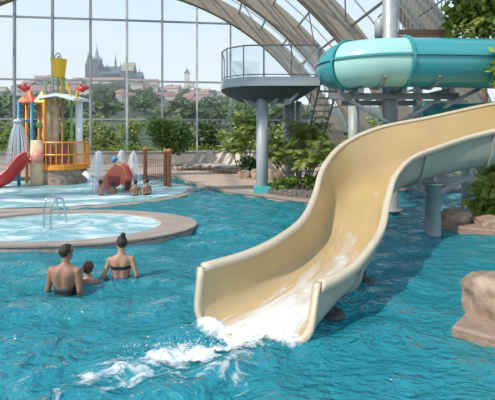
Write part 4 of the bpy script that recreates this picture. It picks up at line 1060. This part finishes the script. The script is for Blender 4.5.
def cpart(mb, n, m, parent=None):
    return attach(mb, n, m, cat_, parent)
def tower(px, w, ybase, ysh, ytip, dy=0, m=M_stone, ms=M_slate, steps=None, d=None):
    x = cx_(px); b = cpart(MB().box((x, DC + dy, (cz_(ybase) + cz_(ysh)) / 2), (w, d or w, cz_(ysh) - cz_(ybase))), 'tower', m)
    mb = MB(); prof = steps or [(w * .62, 0), (w * .1, .75), (.25, 1.0)]
    h = cz_(ytip) - cz_(ysh); mb.lathe([(r, cz_(ysh) + f * h) for r, f in prof], (x, DC + dy, 0), 8); cpart(mb, 'spire', ms, b)
    for sx_ in (-1, 1):
        for sy_ in (-1, 1):
            cpart(MB().lathe([(w * .10, cz_(ysh) - 2), (w * .10, cz_(ysh) + h * .10), (.1, cz_(ysh) + h * .26)], (x + sx_ * w * .45, DC + dy + sy_ * w * .45, 0), 6), 'pinnacle', ms, b)
    return b
tower(86.8, 9, 84, 66, 50.5, 6); tower(90, 9, 84, 67, 54, -6)
tower(99.2, 17, 84, 61.5, 43, -12, ms=M_verdi, steps=[(8.4, 0), (8.6, .08), (5.6, .22), (3.2, .30), (3.6, .38), (2.6, .5), (1.2, .58), (1.4, .66), (.5, .8), (.2, 1.0)])
tower(94.5, 5, 84, 68, 60, -14); tower(104.5, 5, 84, 67, 60.5, -14)
tower(123, 4, 84, 70, 62.5, -14); tower(109.5, 4, 84, 70, 63, -14)
tower(115.6, 3.4, 72, 63, 52, 0, ms=M_slate)
def gable(x0, x1, y, wd, z0, z1, z2, n0, n1, m0, m1, par=None):
    b = cpart(MB().box(((x0 + x1) / 2, y, (z0 + z1) / 2), (x1 - x0, wd, z1 - z0)), n0, m0, par)
    h = wd / 2 + .8
    cpart(MB().add([(x0, y - h, z1), (x1, y - h, z1), (x1, y + h, z1), (x0, y + h, z1), (x0 + 1, y, z2), (x1 - 1, y, z2)], [(0, 1, 5, 4), (2, 3, 4, 5), (0, 4, 3), (1, 2, 5), (3, 2, 1, 0)]), n1, m1, b)
gable(cx_(91), cx_(127), DC, 26, cz_(86), cz_(74), cz_(66.5), 'nave', 'nave_roof', M_stone, M_slate)
gable(cx_(103), cx_(125), DC - 18, 12, cz_(86), cz_(77), cz_(73), 'side_chapel', 'chapel_roof', M_stone, M_slate)
for k in range(9): cpart(MB().box((cx_(106 + 2.4 * k), DC - 25, cz_(79)), (1.6, 5, 17)), 'buttress', M_stone)
cpart(MB().lathe([(13, cz_(86)), (13, cz_(75)), (8, cz_(69)), (.5, cz_(66))], (cx_(128), DC, 0), 8), 'apse', M_stone)
pal = thing('palace', 'long pale palace wing with red roof below the cathedral', 'palace', (cx_(125), DC - 60, cz_(90)))
cat_save = cat_; cat_ = pal
gable(cx_(86), cx_(134), DC - 62, 16, cz_(90), cz_(84.5), cz_(82), 'wing', 'roof', M_palace, M_redroof)
gable(cx_(136), cx_(166), DC - 64, 16, cz_(92), cz_(86.5), cz_(83.5), 'wing', 'roof', M_palace, M_redroof)
cat_ = thing('palace', 'block with a steep ochre roof beside the cathedral choir', 'palace', (cx_(134), DC - 30, cz_(88)))
gable(cx_(128), cx_(140), DC - 34, 24, cz_(88), cz_(74.5), cz_(65.5), 'block', 'roof', M_stone, M_ochre)
tower(144.5, 5, 90, 78, 71, -36); tower(140.5, 4, 90, 74, 66, -36)
gable(cx_(138), cx_(148), DC - 36, 18, cz_(88), cz_(80), cz_(75), 'block', 'roof', M_stone, M_slate)
cat_ = thing('bell_tower', 'slim stone tower with pointed roof standing alone on the ridge', 'tower', (cx_(187), DC, cz_(88)))
tower(187, 10, 90, 73.5, 66.5, 0, M_house, M_slate, steps=[(5.8, 0), (3.2, .4), (.9, .6), (.2, 1)])
cpart(MB().box((cx_(191), DC, cz_(85)), (16, 9, 12)), 'nave', M_house)
cat_ = cat_save
# houses on the slope
random.seed(17)
h0 = thing('house', 'pale house with red roof far off on the hillside', 'house', (0, 0, -50), 0, 'distant houses on the hillside')
MB().box((0, 0, 3.5), (14, 9, 11)).build('wall', M_house, h0)
MB().add([(-7.4, -5, 9), (7.4, -5, 9), (7.4, 5, 9), (-7.4, 5, 9), (-6.4, 0, 13.2), (6.4, 0, 13.2)], [(0, 1, 5, 4), (2, 3, 4, 5), (0, 4, 3), (1, 2, 5), (3, 2, 1, 0)]).build('roof', M_redroof, h0)
HS = [h0] + [copy_tree(h0) for _ in range(43)]
for i, o in enumerate(HS):
    px = random.uniform(0, 250); d = random.choice([300, 360, 430, 520, 600, 680, 740]) + random.uniform(-25, 25)
    if i < 14: d = random.uniform(680, 790); px = random.choice([random.uniform(0, 60), random.uniform(150, 240)])
    if i in (14, 15, 16, 17): d = 330 + 12 * i; px = (74, 82, 90, 152)[i - 14]
    x = (px - CX) * d / F; o.location = (x, d, terrain(x, d) + .3); o.rotation_euler = (0, 0, random.uniform(-.5, .5)); s = random.uniform(.8, 1.35); o.scale = (s * random.uniform(.9, 1.6), s, s * random.uniform(.8, 1.1))
# trees outside
def tree_proto(label, m, n, group, size=1.1, rad=(3.2, 3.2, 3.4), h=4.2):
    t = thing('deciduous_tree', label, 'tree', (0, 0, -60), 0, group); mb = MB()
    for k in range(9):
        a = random.uniform(0, 2 * PI); r = random.uniform(.2, .65); zz = random.uniform(-.5, .6)
        leaf_cloud(mb, (rad[0] * r * math.cos(a), rad[1] * r * math.sin(a), h + rad[2] * (.35 + zz)), (rad[0] * .48, rad[1] * .48, rad[2] * .42), n // 9, size, hollow=.55)
    mb.build('crown', m, t)
    MB().tube([(0, 0, -1), (.1, 0, h * .6), (0, 0, h + rad[2] * .5)], [.38, .28, .12], 7).build('trunk', M_bark, t)
    return t
G1, G2 = 'trees just beyond the glass wall', 'trees on the far hillside'
L1, L1b = 'sunlit yellow green tree just beyond the glass wall', 'dark green tree just beyond the glass wall'
pa = tree_proto(L1, M_out1, 900, G1, .75); pb = tree_proto(L1b, M_out2, 800, G1 + ', dark ones', .8, (2.6, 2.6, 3.9), 4.6)
pf = tree_proto('tree among the woods on the hillside below the castle', M_out2, 170, G2, 2.6, (4.5, 4.5, 4.2), 4.0)
spots = []
for k in range(52):
    d = random.uniform(46, 150); px = random.uniform(-20, 330) if k < 44 else random.uniform(330, 520); spots.append((d, px))
fa, fb = True, True
for k, (d, px) in enumerate(spots):
    if k % 3 == 1: o = pb if fb else copy_tree(pb); fb = False
    else: o = pa if fa else copy_tree(pa); fa = False
    x = (px - CX) * d / F; want = EYE + (HY - random.uniform(108, 140)) * d / F
    z = terrain(x, d) - .3; s = max(.45, min(1.6, (want - z) / 9.3))
    o.location = (x, d, z); o.scale = (s * random.uniform(.95, 1.3), s * 1.1, s); o.rotation_euler = (0, 0, random.uniform(0, 6))
ff = True
for k in range(230):
    d = 150 + 600 * random.random() ** .8; px = random.uniform(-10, 300); o = pf if ff else copy_tree(pf); ff = False
    x = (px - CX) * d / F; s = random.uniform(.8, 1.6); o.location = (x, d, terrain(x, d) - 1); o.scale = (s * 1.25, s * 1.25, s); o.rotation_euler = (0, 0, random.uniform(0, 6))
